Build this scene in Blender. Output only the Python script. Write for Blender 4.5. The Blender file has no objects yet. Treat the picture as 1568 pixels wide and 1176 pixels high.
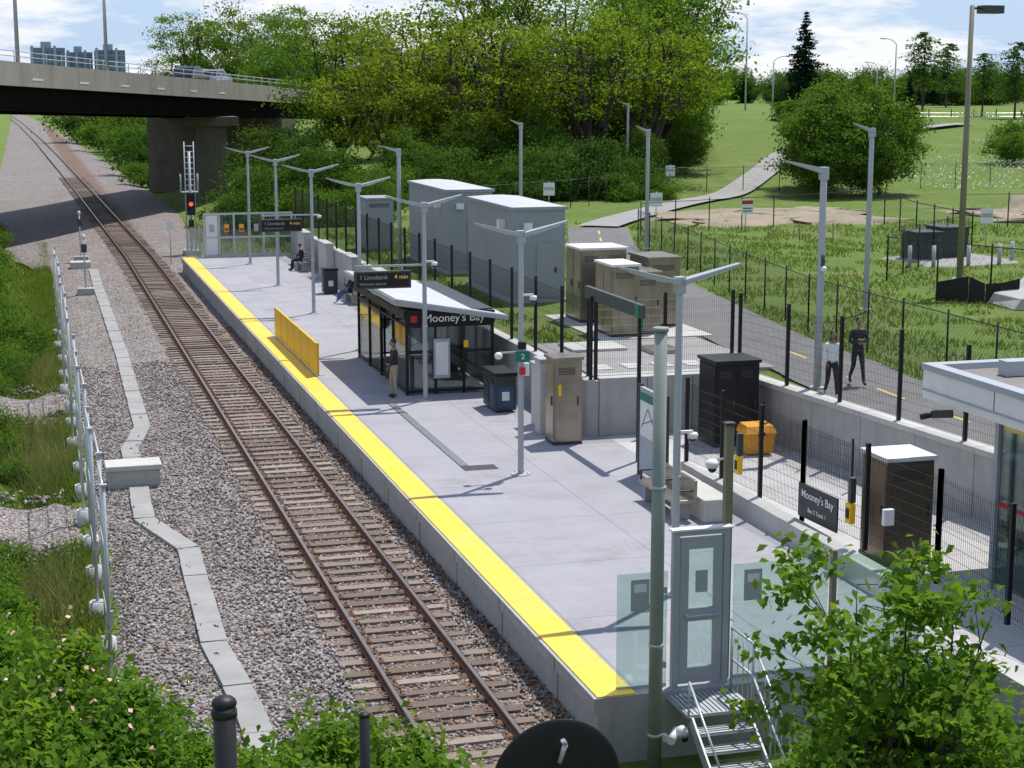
import bpy, math, random
import numpy as np
from mathutils import Vector, Matrix, noise as mnoise
random.seed(7); rng=np.random.default_rng(7)
S=bpy.context.scene
COL=S.collection
# ---------------------------------------------------------------- materials
MATS={}
def newmat(name):
    m=bpy.data.materials.new(name); m.use_nodes=True
    nt=m.node_tree; nt.nodes.clear()
    out=nt.nodes.new('ShaderNodeOutputMaterial')
    return m,nt,out
def N(nt,t,**kw):
    n=nt.nodes.new(t)
    for k,v in kw.items(): setattr(n,k,v)
    return n
def c4(c): return (c[0],c[1],c[2],1)
def mix(nt,f,a,b,mode='MIX'):
    n=nt.nodes.new('ShaderNodeMixRGB'); n.blend_type=mode
    for s,v in (('Fac',f),('Color1',a),('Color2',b)):
        if isinstance(v,(int,float)): n.inputs[s].default_value=v if s=='Fac' else (v,v,v,1)
        elif isinstance(v,tuple): n.inputs[s].default_value=c4(v)
        else: nt.links.new(v,n.inputs[s])
    return n.outputs[0]
def mth(nt,op,a,b=0.0,clamp=False):
    n=nt.nodes.new('ShaderNodeMath'); n.operation=op; n.use_clamp=clamp
    for i,v in ((0,a),(1,b)):
        if isinstance(v,(int,float)): n.inputs[i].default_value=v
        else: nt.links.new(v,n.inputs[i])
    return n.outputs[0]
def noise(nt,vec,scale,detail=4,rough=.55):
    n=N(nt,'ShaderNodeTexNoise'); n.inputs['Scale'].default_value=scale; n.inputs['Detail'].default_value=detail
    n.inputs['Roughness'].default_value=rough
    nt.links.new(vec,n.inputs['Vector']); return n.outputs['Fac']
def ramp(nt,f,a,b):
    n=N(nt,'ShaderNodeMapRange'); n.inputs['From Min'].default_value=a; n.inputs['From Max'].default_value=b
    nt.links.new(f,n.inputs['Value']); return n.outputs['Result']
def pmat(name,c,c2=None,scale=3,rough=.7,metal=0,bump=0,bscale=30,emit=None,streak=0,spec=.5):
    if name in MATS: return MATS[name]
    m,nt,out=newmat(name)
    b=N(nt,'ShaderNodeBsdfPrincipled'); b.inputs['Roughness'].default_value=rough; b.inputs['Metallic'].default_value=metal
    b.inputs['Specular IOR Level'].default_value=spec
    tc=N(nt,'ShaderNodeTexCoord'); v=tc.outputs['Object']
    if c2 is None: c2=tuple(x*.8 for x in c)
    f=ramp(nt,noise(nt,v,scale,6,.65),.3,.7)
    col=mix(nt,f,tuple(c),tuple(c2))
    if streak:
        mp=N(nt,'ShaderNodeMapping'); mp.inputs['Scale'].default_value=(3,3,.25); nt.links.new(v,mp.inputs[0])
        col=mix(nt,mth(nt,'MULTIPLY',ramp(nt,noise(nt,mp.outputs[0],1.6,6,.7),.48,.75),streak),col,tuple(x*.45 for x in c))
    nt.links.new(col,b.inputs['Base Color'])
    if bump:
        bn=N(nt,'ShaderNodeBump'); bn.inputs['Strength'].default_value=bump; bn.inputs['Distance'].default_value=.02
        nt.links.new(noise(nt,v,bscale,4),bn.inputs['Height']); nt.links.new(bn.outputs[0],b.inputs['Normal'])
    if emit:
        b.inputs['Emission Color'].default_value=c4(emit[0]); b.inputs['Emission Strength'].default_value=emit[1]
    nt.links.new(b.outputs[0],out.inputs[0]); MATS[name]=m; return m
def leafmat(name,c1,c2,trans=.4,nscale=.35):
    m,nt,out=newmat(name)
    g=N(nt,'ShaderNodeNewGeometry'); tc=N(nt,'ShaderNodeTexCoord'); oi=N(nt,'ShaderNodeObjectInfo')
    col=mix(nt,g.outputs['Random Per Island'],c1,c2)
    f=ramp(nt,noise(nt,tc.outputs['Object'],nscale,3),.35,.65)
    col=mix(nt,f,col,mix(nt,1.0,col,(.66,.78,.7),'MULTIPLY'))
    col=mix(nt,mth(nt,'MULTIPLY',oi.outputs['Random'],.45),col,mix(nt,1.0,col,(.6,.85,.85),'MULTIPLY'))
    d=N(nt,'ShaderNodeBsdfDiffuse')
    t=N(nt,'ShaderNodeBsdfTranslucent')
    tcol=mix(nt,1.0,col,(1.4,1.3,.6),'MULTIPLY')
    nt.links.new(col,d.inputs['Color']); nt.links.new(tcol,t.inputs['Color'])
    ms=N(nt,'ShaderNodeMixShader'); ms.inputs[0].default_value=trans
    nt.links.new(d.outputs[0],ms.inputs[1]); nt.links.new(t.outputs[0],ms.inputs[2]); nt.links.new(ms.outputs[0],out.inputs[0])
    return m
def glassmat(name,tint,gl=.12):
    m,nt,out=newmat(name)
    t=N(nt,'ShaderNodeBsdfTransparent'); t.inputs[0].default_value=c4(tint)
    g=N(nt,'ShaderNodeBsdfGlossy'); g.inputs['Roughness'].default_value=.05
    lw=N(nt,'ShaderNodeLayerWeight'); lw.inputs[0].default_value=.35
    ms=N(nt,'ShaderNodeMixShader')
    nt.links.new(mth(nt,'ADD',mth(nt,'MULTIPLY',lw.outputs['Fresnel'],.7),gl,True),ms.inputs[0])
    nt.links.new(t.outputs[0],ms.inputs[1]); nt.links.new(g.outputs[0],ms.inputs[2]); nt.links.new(ms.outputs[0],out.inputs[0])
    return m
def pavemat(name,c,c2,jx,jy,ox=0):
    m,nt,out=newmat(name)
    b=N(nt,'ShaderNodeBsdfPrincipled'); b.inputs['Roughness'].default_value=.85
    tc=N(nt,'ShaderNodeTexCoord'); v=tc.outputs['Object']
    sp=N(nt,'ShaderNodeSeparateXYZ'); nt.links.new(v,sp.inputs[0])
    def line(s,p,o):
        a=mth(nt,'DIVIDE',mth(nt,'ADD',s,o),p); a=mth(nt,'FRACT',a); a=mth(nt,'SUBTRACT',a,.5); a=mth(nt,'ABSOLUTE',a)
        return mth(nt,'GREATER_THAN',a,.5-.012/p)
    l=mth(nt,'MAXIMUM',line(sp.outputs[0],jx,ox),line(sp.outputs[1],jy,0))
    fx=mth(nt,'FLOOR',mth(nt,'DIVIDE',mth(nt,'ADD',mth(nt,'ADD',sp.outputs[0],ox),jx/2),jx)); fy=mth(nt,'FLOOR',mth(nt,'DIVIDE',mth(nt,'ADD',sp.outputs[1],jy/2),jy))
    cb=N(nt,'ShaderNodeCombineXYZ'); nt.links.new(fx,cb.inputs[0]); nt.links.new(fy,cb.inputs[1])
    wn=N(nt,'ShaderNodeTexWhiteNoise'); nt.links.new(cb.outputs[0],wn.inputs['Vector'])
    col=mix(nt,ramp(nt,noise(nt,v,.7,7,.7),.3,.7),c,c2)
    col=mix(nt,mth(nt,'MULTIPLY',wn.outputs['Value'],.4),col,mix(nt,1.0,col,(.8,.8,.82),'MULTIPLY'))
    col=mix(nt,mth(nt,'MULTIPLY',ramp(nt,noise(nt,v,14,4),.55,.8),.35),col,(.2,.2,.2))
    col=mix(nt,mth(nt,'MULTIPLY',ramp(nt,noise(nt,v,.35,5,.75),.54,.68),.3),col,(.16,.15,.14))
    col=mix(nt,mth(nt,'MULTIPLY',l,.6),col,(.1,.1,.1))
    nt.links.new(col,b.inputs['Base Color'])
    bn=N(nt,'ShaderNodeBump'); bn.inputs['Strength'].default_value=.15; bn.inputs['Distance'].default_value=.01
    nt.links.new(noise(nt,v,60,3),bn.inputs['Height']); nt.links.new(bn.outputs[0],b.inputs['Normal'])
    nt.links.new(b.outputs[0],out.inputs[0]); return m
def ballastmat(name,tint,scale=14,track=True):
    m,nt,out=newmat(name)
    b=N(nt,'ShaderNodeBsdfPrincipled'); b.inputs['Roughness'].default_value=.9
    tc=N(nt,'ShaderNodeTexCoord'); v=tc.outputs['Object']
    vo=N(nt,'ShaderNodeTexVoronoi'); vo.inputs['Scale'].default_value=scale; nt.links.new(v,vo.inputs['Vector'])
    sc=N(nt,'ShaderNodeSeparateColor'); nt.links.new(vo.outputs['Color'],sc.inputs[0])
    col=mix(nt,sc.outputs[0],tuple(x*.4 for x in tint),tuple(x*1.55 for x in tint))
    col=mix(nt,mth(nt,'MULTIPLY',sc.outputs[1],.35),col,(.36,.25,.2))
    col=mix(nt,ramp(nt,vo.outputs['Distance'],.4,.8),col,(.04,.035,.032))
    col=mix(nt,mth(nt,'MULTIPLY',ramp(nt,noise(nt,v,.6,5),.4,.7),.45),col,mix(nt,1.0,col,(.6,.55,.5),'MULTIPLY'))
    if track:
        sp=N(nt,'ShaderNodeSeparateXYZ'); nt.links.new(v,sp.inputs[0])
        d=mth(nt,'ABSOLUTE',mth(nt,'SUBTRACT',sp.outputs[0],6.17))
        k=ramp(nt,mth(nt,'ADD',d,mth(nt,'MULTIPLY',noise(nt,v,2,4),.8)),1.9,1.2)
        col=mix(nt,mth(nt,'MULTIPLY',k,.9),col,mix(nt,1.0,col,(.74,.50,.36),'MULTIPLY'))
    nt.links.new(col,b.inputs['Base Color'])
    bn=N(nt,'ShaderNodeBump'); bn.inputs['Strength'].default_value=.9; bn.inputs['Distance'].default_value=.04; bn.invert=True
    nt.links.new(vo.outputs['Distance'],bn.inputs['Height']); nt.links.new(bn.outputs[0],b.inputs['Normal'])
    nt.links.new(b.outputs[0],out.inputs[0]); return m
def groundmat():
    m,nt,out=newmat('grass_ground')
    b=N(nt,'ShaderNodeBsdfPrincipled'); b.inputs['Roughness'].default_value=.95; b.inputs['Specular IOR Level'].default_value=.1
    tc=N(nt,'ShaderNodeTexCoord'); v=tc.outputs['Object']
    col=mix(nt,ramp(nt,noise(nt,v,.12,6,.7),.3,.7),(.105,.175,.034),(.17,.225,.055))
    col=mix(nt,mth(nt,'MULTIPLY',ramp(nt,noise(nt,v,1.5,8,.8),.38,.75),.7),col,(.065,.12,.025))
    col=mix(nt,mth(nt,'MULTIPLY',ramp(nt,noise(nt,v,9,4,.8),.45,.75),.7),col,(.18,.22,.075))
    col=mix(nt,mth(nt,'MULTIPLY',ramp(nt,noise(nt,v,.3,6,.7),.56,.68),.65),col,(.26,.22,.13))
    nt.links.new(col,b.inputs['Base Color'])
    bn=N(nt,'ShaderNodeBump'); bn.inputs['Strength'].default_value=.8; bn.inputs['Distance'].default_value=.12
    nt.links.new(noise(nt,v,6,6,.8),bn.inputs['Height']); nt.links.new(bn.outputs[0],b.inputs['Normal'])
    nt.links.new(b.outputs[0],out.inputs[0]); return m
def tactmat():
    m,nt,out=newmat('tactile_yellow')
    b=N(nt,'ShaderNodeBsdfPrincipled'); b.inputs['Roughness'].default_value=.5
    tc=N(nt,'ShaderNodeTexCoord'); v=tc.outputs['Object']
    vo=N(nt,'ShaderNodeTexVoronoi'); vo.inputs['Scale'].default_value=16; vo.inputs['Randomness'].default_value=0; nt.links.new(v,vo.inputs['Vector'])
    sp=N(nt,'ShaderNodeSeparateXYZ'); nt.links.new(v,sp.inputs[0])
    a=mth(nt,'FRACT',mth(nt,'DIVIDE',sp.outputs[1],1.22)); l=mth(nt,'LESS_THAN',a,.012)
    fy=N(nt,'ShaderNodeCombineXYZ'); nt.links.new(mth(nt,'FLOOR',mth(nt,'DIVIDE',sp.outputs[1],1.22)),fy.inputs[0])
    wn=N(nt,'ShaderNodeTexWhiteNoise'); nt.links.new(fy.outputs[0],wn.inputs['Vector'])
    col=mix(nt,wn.outputs['Value'],(.86,.57,.035),(.78,.53,.07))
    col=mix(nt,mth(nt,'MULTIPLY',ramp(nt,noise(nt,v,1.2,6),.5,.75),.35),col,(.5,.38,.12))
    col=mix(nt,mth(nt,'MULTIPLY',l,.5),col,(.25,.17,.03))
    nt.links.new(col,b.inputs['Base Color'])
    bn=N(nt,'ShaderNodeBump'); bn.inputs['Strength'].default_value=.5; bn.inputs['Distance'].default_value=.01; bn.invert=True
    nt.links.new(vo.outputs['Distance'],bn.inputs['Height']); nt.links.new(bn.outputs[0],b.inputs['Normal'])
    nt.links.new(b.outputs[0],out.inputs[0]); return m
def rampmat(name,stops,extra=None):
    m,nt,out=newmat(name); b=N(nt,'ShaderNodeBsdfPrincipled'); b.inputs['Roughness'].default_value=.9; g=N(nt,'ShaderNodeNewGeometry'); tc=N(nt,'ShaderNodeTexCoord')
    r=N(nt,'ShaderNodeValToRGB'); e=r.color_ramp.elements; e[0].color=c4(stops[0][1]); e[1].color=c4(stops[-1][1])
    for p,c in stops[1:-1]: x=e.new(p); x.color=c4(c)
    nt.links.new(g.outputs['Random Per Island'],r.inputs[0])
    col=mix(nt,mth(nt,'MULTIPLY',ramp(nt,noise(nt,tc.outputs['Object'],extra or 8,5,.7),.4,.7),.5),r.outputs[0],mix(nt,1.0,r.outputs[0],(.5,.47,.45),'MULTIPLY'))
    nt.links.new(col,b.inputs[0]); nt.links.new(b.outputs[0],out.inputs[0]); return m
CONC=pmat('concrete',(.42,.41,.39),(.33,.325,.31),1.2,.9,bump=.2,streak=.35)
CONCL=pmat('concrete_light',(.52,.51,.48),(.42,.41,.38),.8,.9,bump=.15,streak=.25)
CONCT=pmat('concrete_trough',(.34,.33,.32),(.25,.245,.235),1.0,.9,bump=.3,streak=.2)
CONCD=pmat('concrete_old',(.38,.35,.30),(.28,.255,.22),.5,.9,bump=.2,streak=.5)
GALV=pmat('galvanised_steel',(.5,.52,.54),(.42,.44,.46),4,.45,.35)
GREYP=pmat('grey_paint',(.38,.41,.44),(.34,.37,.40),2,.45,.1)
SHEDM=pmat('shed_grey_metal',(.29,.305,.335),(.255,.27,.295),.5,.5,.1,streak=.12)
SHEDR=pmat('shed_roof',(.5,.51,.52),(.45,.46,.47),.5,.5)
BLACK=pmat('black_paint',(.010,.010,.012),(.015,.015,.017),3,.5,spec=.3)
DGREY=pmat('dark_grey_metal',(.05,.055,.06),(.04,.043,.045),3,.45,.2)
WIRE=pmat('black_wire',(.02,.021,.022),(.015,.015,.016),3,.55)
STEEL=pmat('brushed_stainless',(.42,.375,.31),(.28,.24,.195),1.5,.3,.8,streak=.35)
COPPER=pmat('bronze_cabinet',(.20,.15,.11),(.28,.22,.16),1.2,.3,.7,streak=.3)
RUST=pmat('rusty_rail',(.12,.055,.03),(.17,.085,.045),6,.8,.2)
RAILT=pmat('rail_head',(.35,.33,.31),(.25,.23,.21),3,.3,.9)
WOOD=rampmat('sleeper_wood',((0,(.13,.10,.075)),(.4,(.19,.15,.115)),(.7,(.24,.19,.15)),(1,(.31,.26,.21))),9)
STONE=rampmat('stone',((0,(.09,.08,.075)),(.5,(.25,.23,.22)),(.7,(.32,.21,.15)),(.76,(.34,.32,.31)),(1,(.53,.51,.49))))
YEL=pmat('yellow_panel',(.85,.50,.01),(.78,.46,.012),1,.45)
WHITE=pmat('white_paint',(.75,.75,.74),(.65,.65,.64),2,.5)
WTEXT=pmat('white_text',(.8,.8,.8),(.78,.78,.78),2,.5)
GREEN=pmat('green_sign',(.01,.17,.12),(.01,.15,.1),2,.5)
BLUE=pmat('blue_plastic',(.03,.12,.3),(.03,.1,.25),2,.5)
DKGREEN=pmat('dark_green_box',(.02,.045,.038),(.015,.035,.03),2,.5)
RED=pmat('red_paint',(.5,.02,.02),(.45,.02,.02),2,.5)
REDL=pmat('red_signal_light',(.9,.03,.02),(.9,.03,.02),2,.4,emit=((1,.05,.02),3))
AMBER=pmat('amber_led',(.7,.42,.1),(.7,.42,.1),2,.4,emit=((1,.6,.15),.15))
DIMT=pmat('led_grey_text',(.35,.35,.35),(.3,.3,.3),2,.5)
ORANGE=pmat('salt_bin_yellow',(.8,.36,.02),(.7,.3,.02),2,.5)
ASPH=pmat('asphalt',(.16,.155,.15),(.11,.107,.104),.7,.9,bump=.2)
GRAVP=pmat('gravel_path',(.30,.29,.28),(.23,.22,.21),.8,.95,bump=.4)
DIRT=pmat('bare_dirt',(.32,.25,.185),(.19,.17,.10),.4,.95,bump=.5,bscale=4)
POLEG=pmat('pole_green_grey',(.24,.28,.24),(.2,.24,.21),2,.5,streak=.2)
POLET=pmat('post_olive',(.2,.19,.12),(.16,.15,.10),2,.5)
DRAIN=pmat('drain_grate',(.06,.06,.06),(.04,.04,.04),40,.6,.3)
BARK=pmat('bark',(.07,.055,.045),(.04,.032,.026),3,.9,bump=.5,bscale=8)
GLASS=glassmat('clear_glass',(.8,.9,.88),.06)
GLASSD=glassmat('shelter_glass',(.68,.74,.74),.08)
GLASSB=glassmat('lobby_glass',(.62,.78,.76),.12)
TINT=pmat('window_dark',(.02,.025,.03),(.015,.02,.025),2,.08)
PLAT=pavemat('platform_concrete',(.345,.34,.36),(.285,.28,.297),3.0,3.35,-11.7)
PAVE=pavemat('concourse_concrete',(.50,.49,.47),(.42,.41,.40),2.3,2.6,0)
BALL=ballastmat('ballast',(.29,.265,.255))
TACT=tactmat(); GRND=groundmat()
L_A=leafmat('leaves_yellowgreen',(.26,.31,.04),(.15,.225,.028),.48)
L_A2=leafmat('leaves_midgreen',(.17,.25,.034),(.11,.19,.026),.48)
L_B=leafmat('leaves_green',(.10,.18,.032),(.135,.21,.036),.42)
L_C=leafmat('leaves_dark',(.06,.12,.026),(.09,.15,.03),.38)
L_S=leafmat('spruce_needles',(.018,.045,.022),(.03,.06,.028),.1)
L_N=leafmat('leaves_near',(.115,.215,.026),(.19,.29,.045),.48,1.5)
L_G=leafmat('grass_blades',(.12,.19,.033),(.19,.235,.06),.4,.5)
L_R=leafmat('reeds',(.16,.20,.065),(.3,.27,.13),.3,.5)
L_D=rampmat('dry_leaves',((0,(.16,.07,.03)),(.5,(.24,.11,.045)),(1,(.3,.17,.08))))
FLOW=pmat('flower_white',(.6,.63,.5),(.5,.55,.4),3,.8)
PINK=pmat('flower_pink',(.7,.35,.32),(.75,.5,.42),3,.8)
# ---------------------------------------------------------------- mesh builder
class MB:
    def __init__(s): s.v=[];s.f=[];s.m=[];s.s=[];s.mats=[]
    def mi(s,mat):
        if mat not in s.mats: s.mats.append(mat)
        return s.mats.index(mat)
    def face(s,pts,mat,sm=False):
        b=len(s.v); s.v.extend([tuple(p) for p in pts]); s.f.append(tuple(range(b,b+len(pts)))); s.m.append(s.mi(mat)); s.s.append(sm)
    def box(s,x0,x1,y0,y1,z0,z1,mat,top=None):
        b=len(s.v); s.v.extend([(x0,y0,z0),(x1,y0,z0),(x1,y1,z0),(x0,y1,z0),(x0,y0,z1),(x1,y0,z1),(x1,y1,z1),(x0,y1,z1)])
        for i,f in enumerate([(0,3,2,1),(4,5,6,7),(0,1,5,4),(1,2,6,5),(2,3,7,6),(3,0,4,7)]):
            s.f.append(tuple(b+k for k in f)); s.m.append(s.mi(top if (top and i==1) else mat)); s.s.append(False)
    def hexa(s,p,mat):
        b=len(s.v); s.v.extend([tuple(q) for q in p])
        for f in [(0,3,2,1),(4,5,6,7),(0,1,5,4),(1,2,6,5),(2,3,7,6),(3,0,4,7)]:
            s.f.append(tuple(b+k for k in f)); s.m.append(s.mi(mat)); s.s.append(False)
    def beam(s,p0,p1,w,h,mat,w1=None,h1=None):
        p0=Vector(p0);p1=Vector(p1);d=(p1-p0).normalized()
        u=Vector((0,0,1)) if abs(d.z)<.95 else Vector((0,1,0))
        r=d.cross(u).normalized(); u=r.cross(d)
        w1=w if w1 is None else w1; h1=h if h1 is None else h1
        def q(p,w,h): return [p-r*w/2-u*h/2,p+r*w/2-u*h/2,p+r*w/2+u*h/2,p-r*w/2+u*h/2]
        a=q(p0,w,h);c=q(p1,w1,h1); s.hexa(a+c,mat)
    def cyl(s,p0,p1,r0,mat,r1=None,n=8,caps=True):
        p0=Vector(p0);p1=Vector(p1);r1=r0 if r1 is None else r1
        d=(p1-p0); 
        if d.length<1e-6: return
        d.normalize(); u=Vector((0,0,1)) if abs(d.z)<.9 else Vector((1,0,0))
        a=d.cross(u).normalized(); b_=d.cross(a); b=len(s.v)
        for i in range(n):
            t=2*math.pi*i/n; e=a*math.cos(t)+b_*math.sin(t); s.v.append(tuple(p0+e*r0)); s.v.append(tuple(p1+e*r1))
        k=s.mi(mat)
        for i in range(n):
            j=(i+1)%n; s.f.append((b+2*i,b+2*i+1,b+2*j+1,b+2*j)); s.m.append(k); s.s.append(n>4)
        if caps:
            s.f.append(tuple(b+2*i for i in range(n))); s.m.append(k); s.s.append(False)
            s.f.append(tuple(b+2*i+1 for i in range(n))[::-1]); s.m.append(k); s.s.append(False)
    def ell(s,c,r,mat,n=12,k=8,fn=None):
        b=len(s.v)
        for i in range(k+1):
            ph=math.pi*i/k
            for j in range(n):
                t=2*math.pi*j/n; p=Vector((r[0]*math.sin(ph)*math.cos(t),r[1]*math.sin(ph)*math.sin(t),r[2]*math.cos(ph)))
                if fn: p=fn(p)
                s.v.append((c[0]+p.x,c[1]+p.y,c[2]+p.z))
        m=s.mi(mat)
        for i in range(k):
            for j in range(n):
                s.f.append((b+i*n+j,b+(i+1)*n+j,b+(i+1)*n+(j+1)%n,b+i*n+(j+1)%n)); s.m.append(m); s.s.append(True)
    def build(s,name,parent=None,bevel=0,loc=None,rot=None):
        me=bpy.data.meshes.new(name); me.from_pydata(s.v,[],s.f); me.update()
        for m in s.mats: me.materials.append(m)
        me.polygons.foreach_set('material_index',s.m); me.polygons.foreach_set('use_smooth',s.s)
        o=bpy.data.objects.new(name,me); COL.objects.link(o)
        if parent: o.parent=parent
        if loc: o.location=loc
        if rot: o.rotation_euler=rot
        if bevel:
            md=o.modifiers.new('b','BEVEL'); md.width=bevel; md.segments=2; md.limit_method='ANGLE'; md.angle_limit=.7
        return o
def empty(name,loc=(0,0,0),rot=(0,0,0)):
    e=bpy.data.objects.new(name,None); COL.objects.link(e); e.location=loc; e.rotation_euler=rot; e.empty_display_size=.3; return e
def text(parent,body,size,loc,rot,mat,align='CENTER',name='lettering'):
    c=bpy.data.curves.new(name,'FONT'); c.body=body; c.size=size; c.align_x=align; c.align_y='CENTER'; c.extrude=.003; c.offset=.004*size
    c.materials.append(mat); o=bpy.data.objects.new(name,c); COL.objects.link(o); o.location=loc; o.rotation_euler=rot; o.parent=parent; return o
FX=(math.pi/2,0,-math.pi/2); FY=(math.pi/2,0,0)
def npmesh(name,V,F,mats,mi=None):
    me=bpy.data.meshes.new(name); k=F.shape[1]
    me.vertices.add(len(V)); me.vertices.foreach_set('co',V.astype(np.float32).ravel())
    me.loops.add(F.size); me.loops.foreach_set('vertex_index',F.astype(np.int32).ravel())
    me.polygons.add(len(F)); me.polygons.foreach_set('loop_start',np.arange(0,F.size,k,dtype=np.int32))
    me.polygons.foreach_set('loop_total',np.full(len(F),k,dtype=np.int32))
    if mi is not None: me.polygons.foreach_set('material_index',mi.astype(np.int32))
    for m in mats: me.materials.append(m)
    me.update(calc_edges=True); me.validate(); return me
def addobj(name,me,loc=(0,0,0),rz=0,sc=1,parent=None):
    o=bpy.data.objects.new(name,me); COL.objects.link(o); o.location=loc; o.rotation_euler=(0,0,rz)
    o.scale=(sc,sc,sc) if isinstance(sc,(int,float)) else sc
    if parent: o.parent=parent
    return o
# ---------------------------------------------------------------- terrain
def ss(a,b,x):
    t=max(0,min(1,(x-a)/(b-a))); return t*t*(3-2*t)
def wall_x(y): return 14.1 if y>41.6 else 18.55+(40.1-y)*.105
def gh(x,y):
    w=wall_x(y)
    if x<=w and y<=95 or x<=12:
        z=-1.08
        if x<.9: z-=.25*math.exp(-((x+.2)/.7)**2)
        if x<-1.2: z+=1.8*ss(-1.2,-9,x)
        if y>230 and x<0: z+=2.2*ss(230,330,y)*ss(-4,-20,x)
    else:
        d=math.hypot(x,y)
        hi=1.3+1.5*ss(60,250,d)+3.0*ss(112,205,d)*ss(20,48,x)
        if y>92: 
            f=ss(12,22,x); z=-1.08*(1-f)+hi*f
        else: z=hi
        if x>w+3: z+=.3*mnoise.noise(Vector((x*.06,y*.06,0)))*ss(3,10,x-w)
    if y<19.5:
        e=-1.08+(19-y)*.48; e=min(e,6.5)
        k=max(1-ss(2.7,4.3,x),ss(11.5,13.5,x))
        z=max(z,-1.08+(e+1.08)*k)
    return z
cl=[-1500,-600,-250,-120,-60,-40,-30,-24,-18,-14,-10,-8,-6,-5,-4,-3,-2,-1.5,-1,-.5,0,.5,1,1.5,2,2.6,3,3.5,4.2,5,6,8,10,11,12,13,13.6]
cr=[.6,1.2,2,3,4,5,6,8,10,13,16,20,25,30,36,44,55,70,90,120,160,220,320,500,800,1500]
rows=[-300,-100,-40,-20,-10,0]+list(range(1,42))+[41.4,41.65]+list(range(42,96))+list(range(96,130,2))+list(range(130,300,10))+[300,350,400,500,700,1000,1500,2600]
V=[];nc=len(cl)+2+len(cr)
for y in rows:
    w=wall_x(y); xs=cl+[w-.05,w+.1]+[w+.1+o for o in cr]
    for x in xs: V.append((x,y,gh(x,y)))
F=[]
for r in range(len(rows)-1):
    for c in range(nc-1):
        a=r*nc+c; F.append((a,a+1,a+nc+1,a+nc))
addobj('ground',npmesh('ground',np.array(V),np.array(F),[GRND]))
# ---------------------------------------------------------------- track
def tx(y):
    if y<100: return 6.17
    pts=[(100,6.17),(165,5.3),(315,2.8),(450,-.2),(600,-4.5),(800,-30)]
    for (a,b),(c,d) in zip(pts,pts[1:]):
        if y<=c: return b+(d-b)*(y-a)/(c-a)
    return -30
ys=list(np.arange(8,60,.5))+list(np.arange(60,130,1.5))+list(np.arange(130,800,10))
V=[];F=[];prof=[0,.06,.13,.25,.38,.5,.62,.7,.75,.85,.93,1.0]
n=len(prof)
for y in ys:
    l=1.25 if y<95 else 1.25-min(14,(y-95)*.22); l+= .25*math.sin(y*.9)*math.sin(y*.37)
    r=7.995 if y<93.5 else 9.8+min(3,(y-93.5)*.06)
    if y>100: off=tx(y)-6.17; l+=off; r+=off
    for i,t in enumerate(prof):
        x=l+(r-l)*t; z=-1.1+ (0.22 if i>0 else 0)+.12*ss(2.5,4.6,x)
        if i==n-1 and y>=93.5: z=-1.12
        z=min(z,-.775); z+=.03*mnoise.noise(Vector((x*1.7,y*1.7,2)))*(1 if i else 0)
        V.append((x,y,z))
for r in range(len(ys)-1):
    for c in range(n-1):
        a=r*n+c; F.append((a,a+1,a+n+1,a+n))
addobj('ballast_bed',npmesh('ballast_bed',np.array(V),np.array(F),[BALL]))
def stones(name,P,size,mat):
    n=len(P); base=np.array([(1,0,0),(0,1,0),(-1,0,0),(0,-1,0),(0,0,1),(0,0,-1)],float)
    sz=size*rng.uniform(.5,1.3,(n,1,3)); V=base[None]*sz*rng.uniform(.7,1.2,(n,6,1))
    a=rng.uniform(0,6.28,n); b=rng.uniform(-.7,.7,n)
    R=np.zeros((n,3,3)); R[:,0,0]=np.cos(a);R[:,0,1]=-np.sin(a);R[:,1,0]=np.sin(a);R[:,1,1]=np.cos(a);R[:,2,2]=1
    T=np.zeros((n,3,3)); T[:,0,0]=1;T[:,1,1]=np.cos(b);T[:,1,2]=-np.sin(b);T[:,2,1]=np.sin(b);T[:,2,2]=np.cos(b)
    V=np.einsum('nij,nkj->nki',R@T,V)+P[:,None]
    f=np.array([(0,1,4),(1,2,4),(2,3,4),(3,0,4),(1,0,5),(2,1,5),(3,2,5),(0,3,5)])
    F=(np.arange(n)[:,None,None]*6+f[None]).reshape(-1,3)
    return addobj(name,npmesh(name,V.reshape(-1,3),F,[mat]))
n=30000
yy=18+44*rng.random(n)**1.5; xx=rng.uniform(1.3,7.95,n)
zz=np.array([-.865+.12*ss(2.5,4.6,x) for x in xx]); zz=np.minimum(zz,np.where(np.abs(xx-6.17)<1.25,-.775,-.75))
stones('ballast_stones',np.stack([xx,yy,zz],1),.042,STONE)
mb=MB(); y=17.0
while y<190:
    c=tx(y); j=random.uniform(-.05,.05); a=random.uniform(-.02,.02); L=1.3+random.uniform(-.08,.05); w=.115+random.uniform(-.015,.012); t=-.728+random.uniform(-.012,.006)
    p=[]
    for z in (t-.15,t):
        for sx,sy in ((-1,-1),(1,-1),(1,1),(-1,1)):
            p.append((c+j+sx*L-sy*w*a,y+sy*w+sx*L*a,z))
    mb.hexa(p,WOOD)
    for s in (-1,1):
        mb.box(c+s*.7175-.18,c+s*.7175+.18,y-.085,y+.085,t+.001,t+.014,RUST)
        for q in (-.13,.13): mb.cyl((c+s*.7175+q,y,t+.014),(c+s*.7175+q,y,t+.05),.018,RUST,n=5)
    y+=.56+random.uniform(-.02,.02)
mb.build('railway_sleepers')
def sweep(mb,xs_off,pts,profile,mat):
    k=len(profile); b=len(mb.v)
    for (cx,cy) in pts:
        for (px,pz) in profile: mb.v.append((cx+xs_off+px,cy,pz))
    m=mb.mi(mat)
    for i in range(len(pts)-1):
        for j in range(k):
            j2=(j+1)%k; mb.f.append((b+i*k+j,b+i*k+j2,b+(i+1)*k+j2,b+(i+1)*k+j)); mb.m.append(m); mb.s.append(False)
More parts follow.
